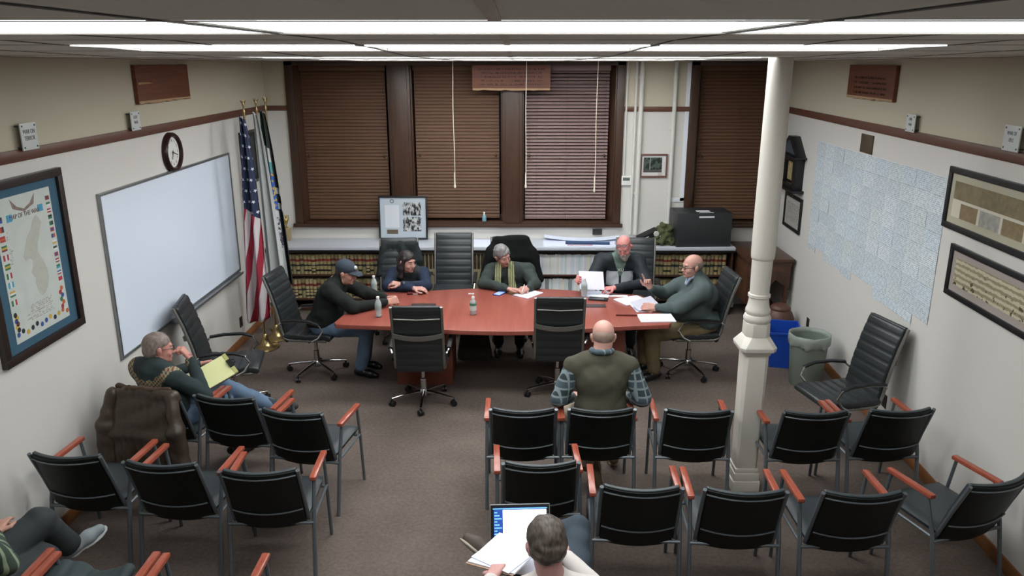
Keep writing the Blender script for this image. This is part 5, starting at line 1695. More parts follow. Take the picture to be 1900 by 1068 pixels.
    if head.get('glasses'):
        gm, yo, zo = head['glasses'], head.get('gy', .0), head.get('gz', .0)
        for nm, pts_ in (('eyeglasses', None),):
            m = MB()
            for sx in (-1, 1):
                m.tube([hp(sx * .031 + .021 * math.cos(a), .102 + yo - .004 * abs(math.cos(a)), .0 + zo + .016 * math.sin(a)) for a in [2 * PI * k_ / 14 for k_ in range(14)]], .0028, 6, closed=True)
                m.tube([hp(sx * .052, .098 + yo, .004 + zo), hp(sx * .078, .06 + yo * .5, .006 + zo), hp(sx * .084, -.012, .004 + zo * .8)], .0026, 6)
            m.tube([hp(-.01, .104 + yo, .004 + zo), hp(.01, .104 + yo, .004 + zo)], .0026, 6)
            m.build('eyeglasses', gm, t, smooth=True)
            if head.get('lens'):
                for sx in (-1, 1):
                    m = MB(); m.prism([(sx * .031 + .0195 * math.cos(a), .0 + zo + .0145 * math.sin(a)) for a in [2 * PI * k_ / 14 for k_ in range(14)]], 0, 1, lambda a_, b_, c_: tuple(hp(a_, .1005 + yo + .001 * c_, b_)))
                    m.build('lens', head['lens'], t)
    if extras: extras(t, hp, HR, hc, J)
    return t

def base_J(**kw):
    J = dict(pelvis=(0, 0, .56), chest=(0, .04, .84), neck=(0, .03, 1.00), shL=(-.18, .03, .955), shR=(.18, .03, .955),
             hipL=(-.09, .03, .535), hipR=(.09, .03, .535), knL=(-.12, .45, .50), knR=(.12, .45, .50), anL=(-.12, .43, .11), anR=(.12, .43, .11), toeL=(-.13, .58, .08), toeR=(.13, .58, .08),
             elL=(-.24, .14, .70), elR=(.24, .14, .70), wrL=(-.15, .36, .66), wrR=(.15, .36, .66))
    J.update(kw)
    return J
BLK = mt('black_leather_shoe', '131314', .35)
def HG(n_, a, b):
    g = G(n_)
    nz = g.noise(95, 4, g.coord(scale=(1, .35, .3)))
    g.bump(nz, .7, .004)
    return g.fin(g.mix(g.m('MULTIPLY', g.m('SUBTRACT', nz, .3), 2.4, clamp=True), srgb(a), srgb(b)), .55)

# ---- man in the navy cap at the left end of the table (faces right)
SK1 = skin_mat('light_skin', 'b98a7a')
FL1 = mt('black_jacket_cloth', '1b1f1d', .85, var=.12, vs_=10, spec=.2)
DENIM = mt('blue_denim', '586b80', .85, var=.18, vs_=9, bump=.2, bs=300, spec=.2)
def cap(t, hp, HR, hc, J):
    CM = mt('navy_cap_cloth', '2c3642', .8, var=.08)
    C_ = SD(); C_.e(hp(0, -.016, .052), (.086, .106, .082), HR, k=.01); C_.e(hp(0, 0, -.06), (.14, .16, .085), HR, k=.006, op='s')
    cp = C_.build('cap', CM, t, h=.005)
    m = MB()
    for (y0, w0, z0), (y1, w1, z1) in zip([(.06, .076, .034), (.10, .075, .036), (.14, .066, .032), (.168, .045, .024)], [(.10, .075, .036), (.14, .066, .032), (.168, .045, .024), (.18, .018, .019)]):
        def arc(y, w_, z): return [hp(-w_ + 2 * w_ * i / 8, y - .012 * abs(-1 + i / 4) ** 2, z - .016 * abs(-1 + i / 4) ** 2) for i in range(9)]
        a, b = arc(y0, w0, z0), arc(y1, w1, z1)
        dz = HR @ np.array([0, 0, .006])
        for i in range(8): m.hexa([a[i], a[i + 1], b[i + 1], b[i], a[i] + dz, a[i + 1] + dz, b[i + 1] + dz, b[i] + dz])
    br = m.build('brim', CM, cp, smooth='all')
    m = MB(); m.ball(hp(.0, .082, .075), (.022, .022, .022), 12); m.build('cap_badge', mt('cap_badge_white', 'b9bcc0', .6), cp, smooth='all')
person('person in a navy cap and black jacket leaning on the left end of the table', (-2.02, 7.60, 0), -90,
       base_J(pelvis=(0, .02, .57), chest=(0, .13, .84), neck=(0, .19, 1.00), shL=(-.18, .18, .955), shR=(.18, .16, .955), belly=(0, .09, .70),
              elL=(-.22, .45, .81), elR=(.27, .40, .81), wrL=(-.04, .70, .805), wrR=(.07, .71, .805), knL=(-.11, .47, .53), knR=(.10, .50, .52), anL=(-.10, .42, .12), anR=(.12, .42, .11), toeL=(-.10, .58, .085), toeR=(.13, .58, .08),
              handL=dict(d=(.25, 1, .05), n_=(.9, -.2, -.3), curl=1.1, thumb=.6, side=1), handR=dict(d=(-.35, 1, .1), n_=(-.9, -.2, -.3), curl=1.15, thumb=.6, side=-1)),
       SK1, dict(c=(.0, .30, 1.095), rot=(-12, 14, 0), brow=HG('dark_brown_brow', '2a1d16', '3a2a20')), dict(kind='short', th=.003, mat=HG('dark_brown_hair', '1f1612', '34261d')),
       dict(mat=FL1, name='jacket', sw=1.2, fat=1.24, collar=.3, wob=.005, wf=36), dict(mat=DENIM, fat=1.1), dict(mat=BLK), extras=cap)

# ---- woman in navy behind the table (faces camera, looks to the picture's right)
SK2 = skin_mat('light_skin_woman', 'b08478')
NAVY = mt('navy_sweater', '20293b', .85, var=.1, vs_=12, spec=.2)
VESTB = mt('black_vest', '15161a', .8, var=.1)
def navy_paint(c):
    mi = np.zeros(len(c), int); mi[(np.abs(c[:, 0]) < .13) & (c[:, 2] > .6) & (c[:, 1] < .44)] = 1
    return mi
def watch(t, hp, HR, hc, J):
    m = MB(); w_ = J['wrL']; m.lathe([(.034, -.012), (.037, 0), (.034, .012)], (0, 0, 0), 16)
    mm2 = Matrix.Translation(Vector(w_) + Vector((-.03, .0, 0))) @ Euler((0, PI / 2, .15)).to_matrix().to_4x4()
    for i_, p in enumerate(m.v): m.v[i_] = tuple(mm2 @ Vector(p))
    m.build('watch', BLK, t, smooth=True)
    m = MB(); m.tube([np.array(J['neck']) + V3(.055 * math.cos(a), .02 + .055 * math.sin(a) + .01, .02 + .012 * math.cos(a * 2)) for a in [2 * PI * k_ / 16 for k_ in range(16)]], .003, 5, closed=True); m.build('necklace', mt('pearl_chain', 'b8a98c', .4), t, smooth=True)
person('person with long dark hair and navy sweater, arms folded on the table', (-1.20, 8.53, 0), 180,
       base_J(pelvis=(0, .02, .53), chest=(0, .12, .755), neck=(0, .19, .91), shL=(-.16, .18, .88), shR=(.16, .18, .88), belly=(0, .09, .64),
              elL=(-.225, .40, .80), elR=(.20, .40, .80), wrL=(.045, .46, .835), wrR=(-.09, .50, .80), knL=(-.10, .45, .48), knR=(.1, .45, .48),
              handL=dict(d=(1, -.05, .12), n_=(.1, -.3, -1), curl=.7, thumb=.3, side=1), handR=dict(d=(-1, .1, 0), n_=(0, -.2, -1), curl=.4, thumb=.3, side=-1)),
       SK2, dict(c=(.0, .235, 1.03), rot=(50, 8, 0), s=.98, neck_r=.046, brow=HG('black_brow', '1b1412', '241b18'), lips='a05a5c'), dict(kind='long', mat=HG('black_hair', '15100f', '2a211e')),
       dict(mat=[NAVY, VESTB], name='sweater', fat=.98, sw=1.05, paint=navy_paint, collar=.05), dict(mat=mt('dark_trousers', '1d1f24', .85)), dict(mat=BLK), extras=watch, scale=.93)

# ---- grey-haired woman with a scarf, writing
GREEN = mt('dark_green_cardigan', '303734', .85, var=.1, vs_=12, spec=.2)
def scarf(t, hp, HR, hc, J):
    g = G('olive_striped_scarf')
    x, y, z = g.xyz(); n = g.noise(30, 3)
    st = g.m('SINE', g.m('MULTIPLY', g.m('ADD', x, g.m('MULTIPLY', n, .006)), 260))
    g.fin(g.mix(g.m('GREATER_THAN', st, .2), srgb('4e5338'), srgb('8f8f69')), .85)
    nb = np.array(J['neck'])
    S_ = SD()
    ringp = [nb + V3(.075 * math.cos(a), .075 * math.sin(a) + .01, .035 + .012 * math.sin(a)) for a in [2 * PI * k_ / 12 for k_ in range(13)]]
    for a, b in zip(ringp[:-1], ringp[1:]): S_.c(a, b, .024, k=.012)
    for sx in (-1, 1):
        pts_ = [nb + V3(sx * .065, .075, .03), nb + V3(sx * .075, .125, -.09), nb + V3(sx * .085, .16, -.19), nb + V3(sx * .10, .185, -.245)]
        for a, b in zip(pts_[:-1], pts_[1:]):
            for off in (-.018, 0, .018): S_.c(a + V3(off, 0, 0), b + V3(off * 1.3, 0, 0), .019, .019, k=.01)
    S_.build('scarf', g.mat, t, h=.006, wob=(.0015, 80))
def pen(loc_, d, mat_=None):
    pass
person('person with short grey hair, dark green cardigan and striped scarf writing on a notepad', (-.08, 8.62, 0), 180,
       base_J(pelvis=(0, .0, .56), chest=(0, .12, .79), neck=(.05, .20, .945), shL=(-.20, .18, .89), shR=(.20, .20, .89), belly=(0, .12, .68),
              elL=(-.28, .42, .80), elR=(.28, .38, .80), wrL=(-.20, .56, .80), wrR=(.01, .60, .80), knL=(-.12, .45, .48), knR=(.12, .45, .48),
              handL=dict(d=(.75, 1, .02), n_=(.6, -.2, -.8), curl=1.0, thumb=.7, side=1), handR=dict(d=(-1, .25, .0), n_=(0, .1, -1), curl=.35, thumb=.2, side=-1)),
       skin_mat('light_skin_older_woman', 'b18376'), dict(c=(.075, .27, 1.085), rot=(38, 16, 14), s=.96, neck_r=.05, brow=HG('grey_brow', '6b6460', '7b7570'), lips='8d5350'), dict(kind='short', th=.012, mat=HG('grey_hair', '4d4b4b', '858280'), wob=.003),
       dict(mat=GREEN, name='cardigan', fat=1.18, sw=1.2, wob=.004), dict(mat=mt('black_trousers', '17191a', .85)), dict(mat=BLK), extras=scarf)

# ---- bearded man with glasses on the forehead, reading
g = G('navy_white_jacket')
JK = mt('dark_navy_jacket', '1b2126', .7, var=.1, vs_=8, spec=.3); JW = mt('silver_white_panel', 'a9adb2', .5, var=.1, vs_=14); JT = mt('sage_tee_shirt', '5a6b62', .85)
def jp(c):
    mi = np.zeros(len(c), int)
    fr = (c[:, 1] > .20) & (c[:, 1] < .34)
    mi[fr & (np.abs(c[:, 0]) < .15) & (c[:, 2] > .74) & (c[:, 2] < .90 + .1 * np.maximum(0, np.abs(c[:, 0]) - .06)) & (np.abs(c[:, 0]) > .012)] = 1
    mi[fr & (np.abs(c[:, 0]) < .016 + .32 * np.maximum(0, c[:, 2] - .86)) & (c[:, 2] > .86)] = 2
    return mi
def beard(t, hp, HR, hc, J):
    B = SD()
    B.e(hp(0, .034, -.082), (.059, .062, .046), HR, k=.015); B.e(hp(0, .068, -.118), (.034, .030, .032), HR, k=.02)
    B.c(hp(-.026, .090, -.054), hp(.026, .090, -.054), .0085, k=.008)
    B.c(hp(-.058, .03, -.05), hp(-.068, .01, -.01), .013, .006, k=.01); B.c(hp(.058, .03, -.05), hp(.068, .01, -.01), .013, .006, k=.01)
    B.c(hp(-.013, .108, -.066), hp(.013, .108, -.066), .010, k=.004, op='s')
    B.e(hp(0, -.06, -.07), (.09, .07, .09), HR, k=.01, op='s')
    B.build('beard', HG('grey_beard', '8b8078', 'b5aca3'), t, h=.005, wob=(.0012, 120))
    m = MB(); 
    text_obj('shirt_print', 'XU', .05, mt('pale_print', 'a3aca0', .8), t, (0, .30, .93), rx=R(66), rz=PI)
person('person with grey beard and navy jacket with white panels, reading a paper', (1.15, 8.62, 0), 180,
       base_J(pelvis=(0, .0, .58), chest=(0, .12, .87), neck=(.0, .18, 1.05), shL=(-.20, .17, 1.00), shR=(.20, .17, 1.00), belly=(0, .12, .74),
              elL=(-.27, .45, .82), elR=(.33, .34, .85), wrL=(.10, .60, .815), wrR=(.47, .545, .90), knL=(-.12, .45, .48), knR=(.12, .45, .48),
              handL=dict(d=(1, .25, -.05), n_=(.2, -.1, -1), curl=.6, thumb=.5, side=1), handR=dict(d=(.25, .5, .15), n_=(-.8, .4, -.2), curl=1.2, thumb=.8, side=-1)),
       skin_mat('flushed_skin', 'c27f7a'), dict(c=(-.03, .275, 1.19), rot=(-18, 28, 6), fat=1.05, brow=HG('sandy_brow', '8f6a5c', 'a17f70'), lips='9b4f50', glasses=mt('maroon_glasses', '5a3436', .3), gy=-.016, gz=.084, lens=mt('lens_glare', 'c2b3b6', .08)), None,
       dict(mat=[JK, JW, JT], name='jacket', fat=1.16, sw=1.2, paint=jp, collar=.45, wob=.005, wf=36), dict(mat=mt('navy_trousers', '1d222a', .85)), dict(mat=BLK), extras=beard)
m = MB(); m.M = Matrix.Translation((.80, 8.005, .90)) @ Euler((R(52), R(4), R(8))).to_matrix().to_4x4()
m.box(-.135, .135, -.105, .105, 0, .0014)
solo(m, 'paper_sheet', mt('lilac_white_paper', 'c9c6d4', .7), 'white sheet of paper held up in the right hand of the bearded man', 'paper')

# ---- man in grey fleece at the right end (faces left)
FLEECE = mt('grey_green_fleece', '4a5554', .9, var=.1, vs_=14, bump=.15, bs=250, spec=.15)
def collar5(t, hp, HR, hc, J):
    S_ = SD(); nb = np.array(J['neck'])
    for sx in (-1, 1):
        S_.c(nb + V3(sx * .048, .055, .045), nb + V3(sx * .035, .10, .01), .017, .015, k=.008); S_.c(nb + V3(sx * .035, .10, .01), nb + V3(sx * .018, .125, -.05), .016, .011, k=.008)
    S_.build('shirt_collar', mt('pale_blue_shirt', '98a5b8', .8), t, h=.005)
    m = MB(); w_ = Vector(J['wrL']); d_ = (Vector(J['elL']) - w_).normalized()
    m.tube([w_ + d_ * .025, w_ + d_ * .05], .033, 14); m.build('watch', BLK, t, smooth=True)
person('person with glasses in a grey-green fleece and khaki trousers, raising a finger', (1.90, 7.64, 0), 92,
       base_J(pelvis=(0, -.04, .57), chest=(0, .02, .86), neck=(.0, .05, 1.02), shL=(-.21, .05, .955), shR=(.21, .05, .955), belly=(0, .14, .72),
              elL=(-.28, .31, .80), elR=(.27, .34, .80), wrL=(-.24, .52, .80), wrR=(.10, .52, .90), knL=(-.17, .54, .50), knR=(.11, .56, .50), anL=(-.20, .50, .11), anR=(.05, .55, .11), toeL=(-.23, .64, .08), toeR=(.03, .68, .08),
              handL=dict(d=(.1, 1, .08), n_=(.8, .1, -.5), curl=.55, thumb=.8, side=1), handR=dict(d=(-.1, .35, .9), n_=(-.75, .5, -.1), curl=[.05, 1.2, 1.25, 1.3], thumb=.1, side=-1)),
       skin_mat('light_skin_right', 'bb8d7f'), dict(c=(.0, .125, 1.155), rot=(14, 4, 0), fat=1.06, glasses=MAT['black_pl'], brow=HG('grey_brown_brow', '5f5048', '6f6058')), dict(kind='fringe', th=.006, mat=HG('thin_grey_hair', '6a5d54', '8a7b70')),
       dict(mat=FLEECE, name='fleece', fat=1.42, sw=1.28, belly=1.2, wob=.005, wf=34, collar=.3), dict(mat=mt('khaki_trousers', '6a5c41', .85, var=.1, vs_=8), fat=1.22), dict(mat=BLK), extras=collar5)
m = MB(); m.M = Matrix.Translation((1.29, 7.50, .803)) @ Euler((R(14), R(-10), R(20))).to_matrix().to_4x4()
m.box(-.12, .12, -.09, .09, 0, .0014)
solo(m, 'paper_sheet', mt('grey_printed_paper', 'a8a6b2', .7), 'printed sheet held in the left hand of the man in the grey fleece', 'paper')

# ---- bald man in the olive vest, seen from behind
def plaid():
    g = G('grey_plaid_shirt'); x, y, z = g.xyz()
    a = g.m('GREATER_THAN', g.m('SINE', g.m('MULTIPLY', z, 105)), .72); b = g.m('GREATER_THAN', g.m('SINE', g.m('MULTIPLY', g.m('ADD', x, y), 90)), .74)
    c = g.mix(g.m('GREATER_THAN', g.m('SINE', g.m('MULTIPLY', z, 52)), 0), srgb('2d3a3d'), srgb('43525a'))
    return g.fin(g.mix(g.m('MAXIMUM', a, b), c, srgb('7d8a8c')), .85)
PL = plaid()
def neckroll(t, hp, HR, hc, J):
    nb = np.array(J['neck']); S_ = SD()
    rp = [nb + V3(.074 * math.cos(a), .070 * math.sin(a) - .012, .042 - .012 * math.sin(a)) for a in [2 * PI * k_ / 12 for k_ in range(13)]]
    for a, b in zip(rp[:-1], rp[1:]): S_.c(a, b, .019, k=.01)
    S_.build('shirt_collar', PL, t, h=.005)
person('person with bald head in olive vest over a plaid shirt, seen from behind', (.625, 5.27, 0), 0,
       base_J(pelvis=(0, -.02, .56), chest=(0, .05, .89), neck=(.0, .10, 1.07), shL=(-.20, .07, .995), shR=(.20, .07, .995), belly=(0, .04, .70),
              elL=(-.305, .03, .76), elR=(.305, .03, .76), wrL=(-.20, .26, .66), wrR=(.20, .26, .66), knL=(-.22, .42, .50), knR=(.17, .43, .50), anL=(-.06, .16, .13), anR=(.16, .40, .11), toeL=(-.04, .10, .045), toeR=(.16, .55, .08),
              handL=dict(d=(.6, .8, 0), n_=(0, 0, -1), curl=.5, thumb=.3, side=-1), handR=dict(d=(-.6, .8, 0), n_=(0, 0, -1), curl=.5, thumb=.3, side=1)),
       skin_mat('bald_pink_skin', 'c19386'), dict(c=(.015, .155, 1.20), rot=(0, 12, 0), fat=1.08, s=1.03, neck_r=.064), dict(kind='fringe', th=.0015, mat=HG('very_short_grey_hair', '8d7468', '9c8478'), wob=.0005),
       dict(mat=mt('olive_knit_vest', '4a483d', .9, var=.06, vs_=14, bump=.2, bs=260, spec=.15), name='vest', fat=1.16, sw=1.15, vest=True, sleeve=PL, collar=.1), dict(mat=mt('stone_trousers', '9a8c7a', .85, var=.08), fat=1.1), dict(mat=mt('tan_work_boot', '5b4c35', .7), sole=mt('pale_sole', '9a907c', .7)), extras=neckroll)

# ---- man with the yellow pad, left
SW = mt('dark_teal_sweater', '323b3c', .9, var=.08, vs_=14, bump=.2, bs=260, spec=.15)
def swb():
    g = G('patterned_sweater_yoke'); x, y, z = g.xyz()
    a = g.m('SINE', g.m('MULTIPLY', g.m('ADD', x, y), 150)); b = g.m('SINE', g.m('MULTIPLY', z, 190))
    c = g.mix(g.m('GREATER_THAN', g.m('MULTIPLY', a, b), .1), srgb('8c8465'), srgb('6c3a34'))
    return g.fin(g.mix(g.m('GREATER_THAN', g.m('ADD', a, b), 1.1), c, srgb('3b4744')), .9)
def swp(c):
    mi = np.zeros(len(c), int)
    rr_ = np.sqrt(c[:, 0] ** 2 + (c[:, 1] + .01) ** 2 * 1.1 + (c[:, 2] - .99) ** 2 * 1.5) + .006 * np.sin(c[:, 0] * 110)
    mi[(rr_ > .185) & (rr_ < .245) & (c[:, 2] > .78)] = 1
    return mi
WR7 = (.04, .255, 1.045)
person('person in a dark patterned sweater, hand at mouth, holding a clipboard', (-2.69, 5.43, 0), -32,
       base_J(pelvis=(0, .02, .57), chest=(0, -.0, .84), neck=(.0, -.03, .97), shL=(-.19, -.03, .915), shR=(.19, -.02, .915), belly=(0, .05, .70),
              elL=(-.27, .20, .74), elR=(.235, .20, .70), wrL=(-.16, .46, .78), wrR=(.10, .21, .97), knL=(-.02, .52, .62), knR=(.11, .46, .50), anL=(.36, .74, .42), anR=(.11, .52, .11), toeL=(.50, .83, .48), toeR=(.12, .68, .08),
              handL=dict(d=(.45, .9, .05), n_=(.4, 0, -.8), curl=.7, thumb=.7, side=1), handR=dict(d=(-.35, -.35, .75), n_=(-.7, -.5, -.3), curl=1.35, thumb=.6, side=-1)),
       skin_mat('flushed_light_skin', 'bd8577'), dict(c=(-.0, .03, 1.085), rot=(-26, 6, -6), fat=1.05, glasses=mt('dark_red_glasses', '241316', .3)), dict(kind='short', th=.004, mat=HG('short_grey_hair', '625650', '8c7d74')),
       dict(mat=[SW, swb()], name='sweater', fat=1.12, sw=1.02, paint=swp, collar=.12), dict(mat=DENIM, fat=1.02), dict(mat=mt('dark_suede_shoe', '2e2c2a', .8), sock=mt('dark_sock', '25303a', .9)))
# clipboard with yellow legal pad
t = thing('clipboard', 'clipboard with a yellow legal pad held in the lap of the man with glasses', 'clipboard', (-2.41, 5.71, .765), R(-46))
mm_ = Euler((R(22), R(22), 0)).to_matrix().to_4x4()
m = MB(); m.M = mm_; m.box(-.12, .12, -.17, .17, -.008, -.002); m.build('board', mt('dark_brown_board', '3d2c20', .5), t, bevel=.001)
m = MB(); m.M = mm_; m.box(-.125, .115, -.185, .15, -.002, .005)
g = G('yellow_legal_pad'); x, y, z = g.xyz()
g.fin(g.mix(g.m('GREATER_THAN', g.m('SINE', g.m('MULTIPLY', y, 700)), .93), srgb('d9dba0'), srgb('b9c090')), .7)
m.build('legal_pad', g.mat, t)
m = MB(); m.M = mm_; m.box(-.125, .115, .150, .178, -.002, .009); m.build('pad_binding', mt('olive_binding', 'a7a86a', .6), t)
m = MB(); m.M = mm_; m.box(-.04, .04, .145, .182, .009, .02); m.tube([(-.02, .18, .015), (-.02, .2, .02), (.02, .2, .02), (.02, .18, .015)], .004, 6); m.build('clip', MAT['black_pl'], t)

# ---- leather coat over the chair
def leather():
    g = G('brown_leather'); n = g.noise(5, 5); n2 = g.noise(60, 3)
    g.bump(g.m('ADD', g.m('MULTIPLY', n, 1.2), g.m('MULTIPLY', n2, .15)), .5, .02)
    return g.fin(g.mix(n, srgb('2f2620'), srgb('4f4338')), .42, 0, .4)
t = thing('leather_coat', 'brown leather coat hung over the back of the chair by the left wall', 'coat', (-2.69, 5.195, 0), R(-10))
S = SD()
for x in np.linspace(-.24, .24, 9):
    S.c((x, -.03, .87 - .03 * abs(x) / .24), (x * 1.05, -.10, .55), .035, .04, k=.03); S.c((x * 1.05, -.10, .55), (x * 1.12, -.10 - .02 * math.sin(x * 30), .27), .04, .028, k=.03)
    S.c((x, -.03, .87 - .03 * abs(x) / .24), (x * .9, .06, .78), .035, .03, k=.03)
lm = leather()
S.build('coat_body', lm, t, h=.008, wob=(.005, 26))
for sx in (-1, 1):
    S = SD(); S.c((sx * .235, -.04, .84), (sx * .29, -.11, .60), .045, .05, k=.03); S.c((sx * .25, -.09, .60), (sx * .27, -.11, .30), .05, .05, k=.04); S.c((sx * .29, -.11, .60), (sx * .33, -.11, .33), .05, .045, k=.04)
    S.build('sleeve', lm, t, h=.007, wob=(.004, 36))
S = SD()
for a_, b_ in zip([(-.2, .0), (-.1, -.055), (0, -.07), (.1, -.055)], [(-.1, -.055), (0, -.07), (.1, -.055), (.2, .0)]):
    S.c((a_[0], a_[1] * .5 - .01, .885), (b_[0], b_[1] * .5 - .01, .885), .02, k=.015)
S.build('collar', mt('brown_shearling', '3f2f22', .95, var=.2, vs_=30), t, h=.007, wob=(.003, 70))

# ---- coats on the chairs behind the table
bc = mt('black_wool_coat', '101212', .9, var=.2, vs_=6, spec=.15)
t = thing('coat', 'black coat draped over the chair back behind the grey-haired woman', 'coat', (-.06, 9.13, 0), R(180))
S = SD()
for x in np.linspace(-.27, .27, 9):
    S.c((x * .62, -.02, 1.08), (x * 1.0, .02, .88), .055, .05, k=.03); S.c((x, .02, .88), (x * 1.12, .0, .60), .05, .045, k=.03)
for sx in (-1, 1): S.c((sx * .25, .02, .95), (sx * .34, .06, .62), .055, .05, k=.03)
S.build('coat_body', bc, t, h=.009, wob=(.006, 22))
t = thing('coat', 'dark grey coat draped over the chair back behind the woman in navy', 'coat', (-1.39, 9.08, 0), R(184))
S = SD()
for x in np.linspace(-.22, .22, 8):
    S.c((x * .85, .0, 1.04), (x, .02, .85), .035, .045, k=.03); S.c((x, .02, .85), (x * 1.05, .0, .5), .045, .04, k=.03)
S.c((.0, .0, 1.05), (-.1, .05, .80), .04, .05); S.c((.2, .0, 1.0), (.24, .06, .70), .05, .05)
S.build('coat_body', mt('charcoal_coat', '24292a', .85, var=.2, vs_=7, spec=.2), t, h=.009, wob=(.006, 26))
t = thing('jacket', 'crumpled olive green jacket on the counter beside the black box', 'jacket', (1.86, 9.74, CZ), 0)
S = SD()
S.e((-.0, 0, .10), (.15, .13, .10), k=.04); S.e((.02, .0, .19), (.10, .09, .07), k=.04); S.e((.10, -.02, .05), (.08, .1, .05), k=.03); S.e((-.10, -.04, .06), (.08, .09, .06), k=.03)
for i in range(7):
    a_ = i * .9; S.c((.02 * math.cos(a_), .03 * math.sin(a_) - .03, .24), (.14 * math.cos(a_), .10 * math.sin(a_) - .04, .04), .022, .03, k=.02)
S.build('cloth', mt('olive_jacket_cloth', '414628', .85, var=.25, vs_=8), t, h=.006, wob=(.009, 70), clipf=lambda X, Y_, Z_: -Z_ + .001 + 0 * X + 0 * Y_)

# ---- person with the laptop at the bottom edge
LP = (.17, 3.08, 0)
def l8(t, hp, HR, hc, J): pass
person('person with brown hair holding papers over a laptop at the bottom edge', LP, 3,
       base_J(pelvis=(.02, .04, .57), chest=(.0, -.05, .75), neck=(-.01, -.06, .89), shL=(-.17, -.06, .82), shR=(.18, -.07, .82), belly=(0, .04, .70),
              elL=(-.27, -.10, .68), elR=(.26, .12, .66), wrL=(-.285, .045, .835), wrR=(.10, .34, .74), knL=(-.13, .47, .50), knR=(.19, .57, .74), anL=(-.14, .44, .11), anR=(-.25, .60, .61), toeL=(-.15, .60, .08), toeR=(-.40, .74, .66),
              handL=dict(d=(.45, 1, .05), n_=(.3, .0, -.9), curl=.5, thumb=.4, side=1), handR=dict(d=(-.5, .8, 0), n_=(0, 0, -1), curl=.4, thumb=.3, side=-1)),
       skin_mat('pink_skin', 'bf8f88'), dict(c=(-.035, -.025, 1.055), rot=(6, 26, 0), s=1.02), dict(kind='short', th=.012, mat=HG('brown_grey_hair', '2e2722', '5c5148'), wob=.0022),
       dict(mat=mt('pale_shirt', 'c6bfbb', .9, var=.08, vs_=25, bump=.3, bs=200), name='shirt', fat=1.0, collar=.1), dict(mat=mt('slate_trousers', '2e3a44', .85, var=.1, vs_=8)), dict(mat=mt('brown_grey_shoe', '4b4039', .7), sole=mt('light_shoe_sole', 'a39a8c', .7), sock=mt('brown_sock', '5a4637', .9)))
t = thing('laptop', 'open laptop with a bright white page on its screen resting on crossed legs', 'laptop', (.03, 3.50, .652), R(3))
m = MB(); m.box(-.16, .16, -.115, .115, 0, .016); m.build('base', mt('laptop_silver', '8d8f92', .35, .8), t, bevel=.004)
m = MB(); m.box(-.14, .14, -.03, .09, .016, .0175); m.build('keyboard', MAT['black_pl'], t)
lm_ = Matrix.Translation((0, .115, .012)) @ Matrix.Rotation(R(-22), 4, 'X')
m = MB(); m.M = lm_; m.box(-.162, .162, 0, .008, 0, .218); m.build('lid', mt('laptop_silver_lid', '9a9c9f', .35, .7), t, bevel=.004)
m = MB(); m.M = lm_; m.box(-.157, .157, -.002, 0, .004, .214); m.build('bezel', MAT['black_pl'], t)
m = MB(); m.M = lm_; m.box(-.141, .141, -.0028, -.002, .014, .200); m.build('screen', emis('screen_blue', '1f3f86', .9), t)
m = MB(); m.M = lm_; m.box(-.092, .141, -.0036, -.0028, .014, .188); m.build('page', emis('screen_page', 'f4f6ff', 2.2), t)
m = MB(); m.M = lm_; m.box(-.146, .146, -.0036, -.0028, .193, .197)
for i in range(9): m.box(-.138, -.138 + .016 + .012 * ((i * 7) % 3), -.0036, -.0028, .172 - i * .016, .178 - i * .016)
m.build('screen_text', emis('screen_cyan', '6fb4d8', .9), t)
m = MB()
t = thing('manila_folder', 'open manila folder full of white papers held over the laptop', 'folder', (-.055, 3.30, .835), R(-38))
mm_ = Euler((R(6), R(-12), 0)).to_matrix().to_4x4()
m = MB(); m.M = mm_; m.box(-.15, .15, -.13, .13, -.004, 0); m.build('cover', mt('manila', 'a78a72', .7), t)
m = MB(); m.M = mm_; m.box(-.142, .155, -.12, .135, .0, .006); m.build('papers', MAT['bright_paper'], t)
m = MB(); m.M = mm_ @ Euler((0, 0, R(-9))).to_matrix().to_4x4(); m.box(-.13, .15, -.11, .14, .007, .010); m.build('top_sheet', MAT['bright_paper'], t)
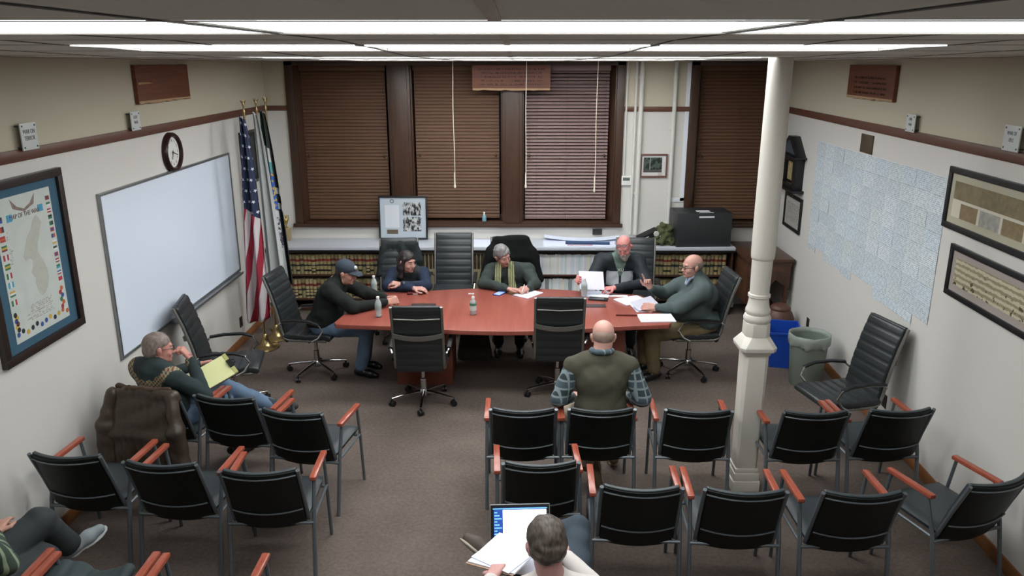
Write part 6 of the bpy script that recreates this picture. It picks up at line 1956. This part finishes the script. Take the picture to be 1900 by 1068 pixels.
paper('paper_sheet', 'loose white sheet fanned under the manila folder above the laptop keyboard', 'paper', .26, .22, (.06, 3.33, .77), R(-14), MAT['bright_paper'], .0015)

# ---- person cut off at the lower left corner
PG = (lambda g: g.fin(g.mix(g.m('GREATER_THAN', g.m('SINE', g.m('MULTIPLY', g.xyz()[1], 110)), .6), srgb('2f3d33'), srgb('7c8a70')), .85))(G('green_plaid'))
person('person in dark trousers with crossed legs, cut off at the lower left corner', (-2.78, 3.24, 0), -6,
       base_J(pelvis=(0, .0, .56), knL=(.08, .54, .70), knR=(.13, .46, .52), anL=(.08, .73, .42), anR=(.13, .44, .11), toeL=(.20, .86, .50), toeR=(.13, .6, .08),
              elL=(-.20, .14, .74), elR=(.22, .12, .74), wrL=(-.10, .34, .73), wrR=(-.02, .34, .745), shL=(-.165, .0, .95), shR=(.165, .0, .95),
              handL=dict(d=(.2, 1, .05), n_=(.3, 0, -1), curl=.25, thumb=.2, side=1), handR=dict(d=(-.35, 1, .1), n_=(.1, 0, -1), curl=.25, thumb=.2, side=-1)),
       skin_mat('light_skin_left', 'b08474'), dict(c=(0, .02, 1.14), rot=(0, 10, 0)), dict(kind='short', mat=HG('brown_hair', '3a2c22', '54423a')),
       dict(mat=PG, name='plaid_shirt', sw=1.0), dict(mat=mt('charcoal_trousers', '282e30', .85, var=.06, vs_=8), fat=1.2), dict(mat=mt('pale_sneaker', '8f979a', .7), sole=mt('white_sole', 'b4b8ba', .6)))
t = thing('coat', 'dark teal coat lying on the seat of the middle rear left chair', 'coat', (-2.24, 3.40, .50), 0)
S = SD()
for i in range(9):
    a_ = i * .7; S.c((-.18 + .045 * i, -.1, .03), (-.2 + .05 * i, .13 + .03 * math.sin(a_), .06 + .03 * math.cos(a_)), .035, .03, k=.03)
S.build('cloth', mt('dark_teal_cloth', '2b3638', .8, var=.15, vs_=10), t, h=.008, wob=(.006, 36))
# pen of the writing woman
m = MB(); m.tube([(.055, 7.965, .765), (.085, 7.99, .86)], .005, 8)
solo(m, 'pen', MAT['white_pl'], 'white pen held over the notepad by the grey-haired woman', 'pen', smooth=True)
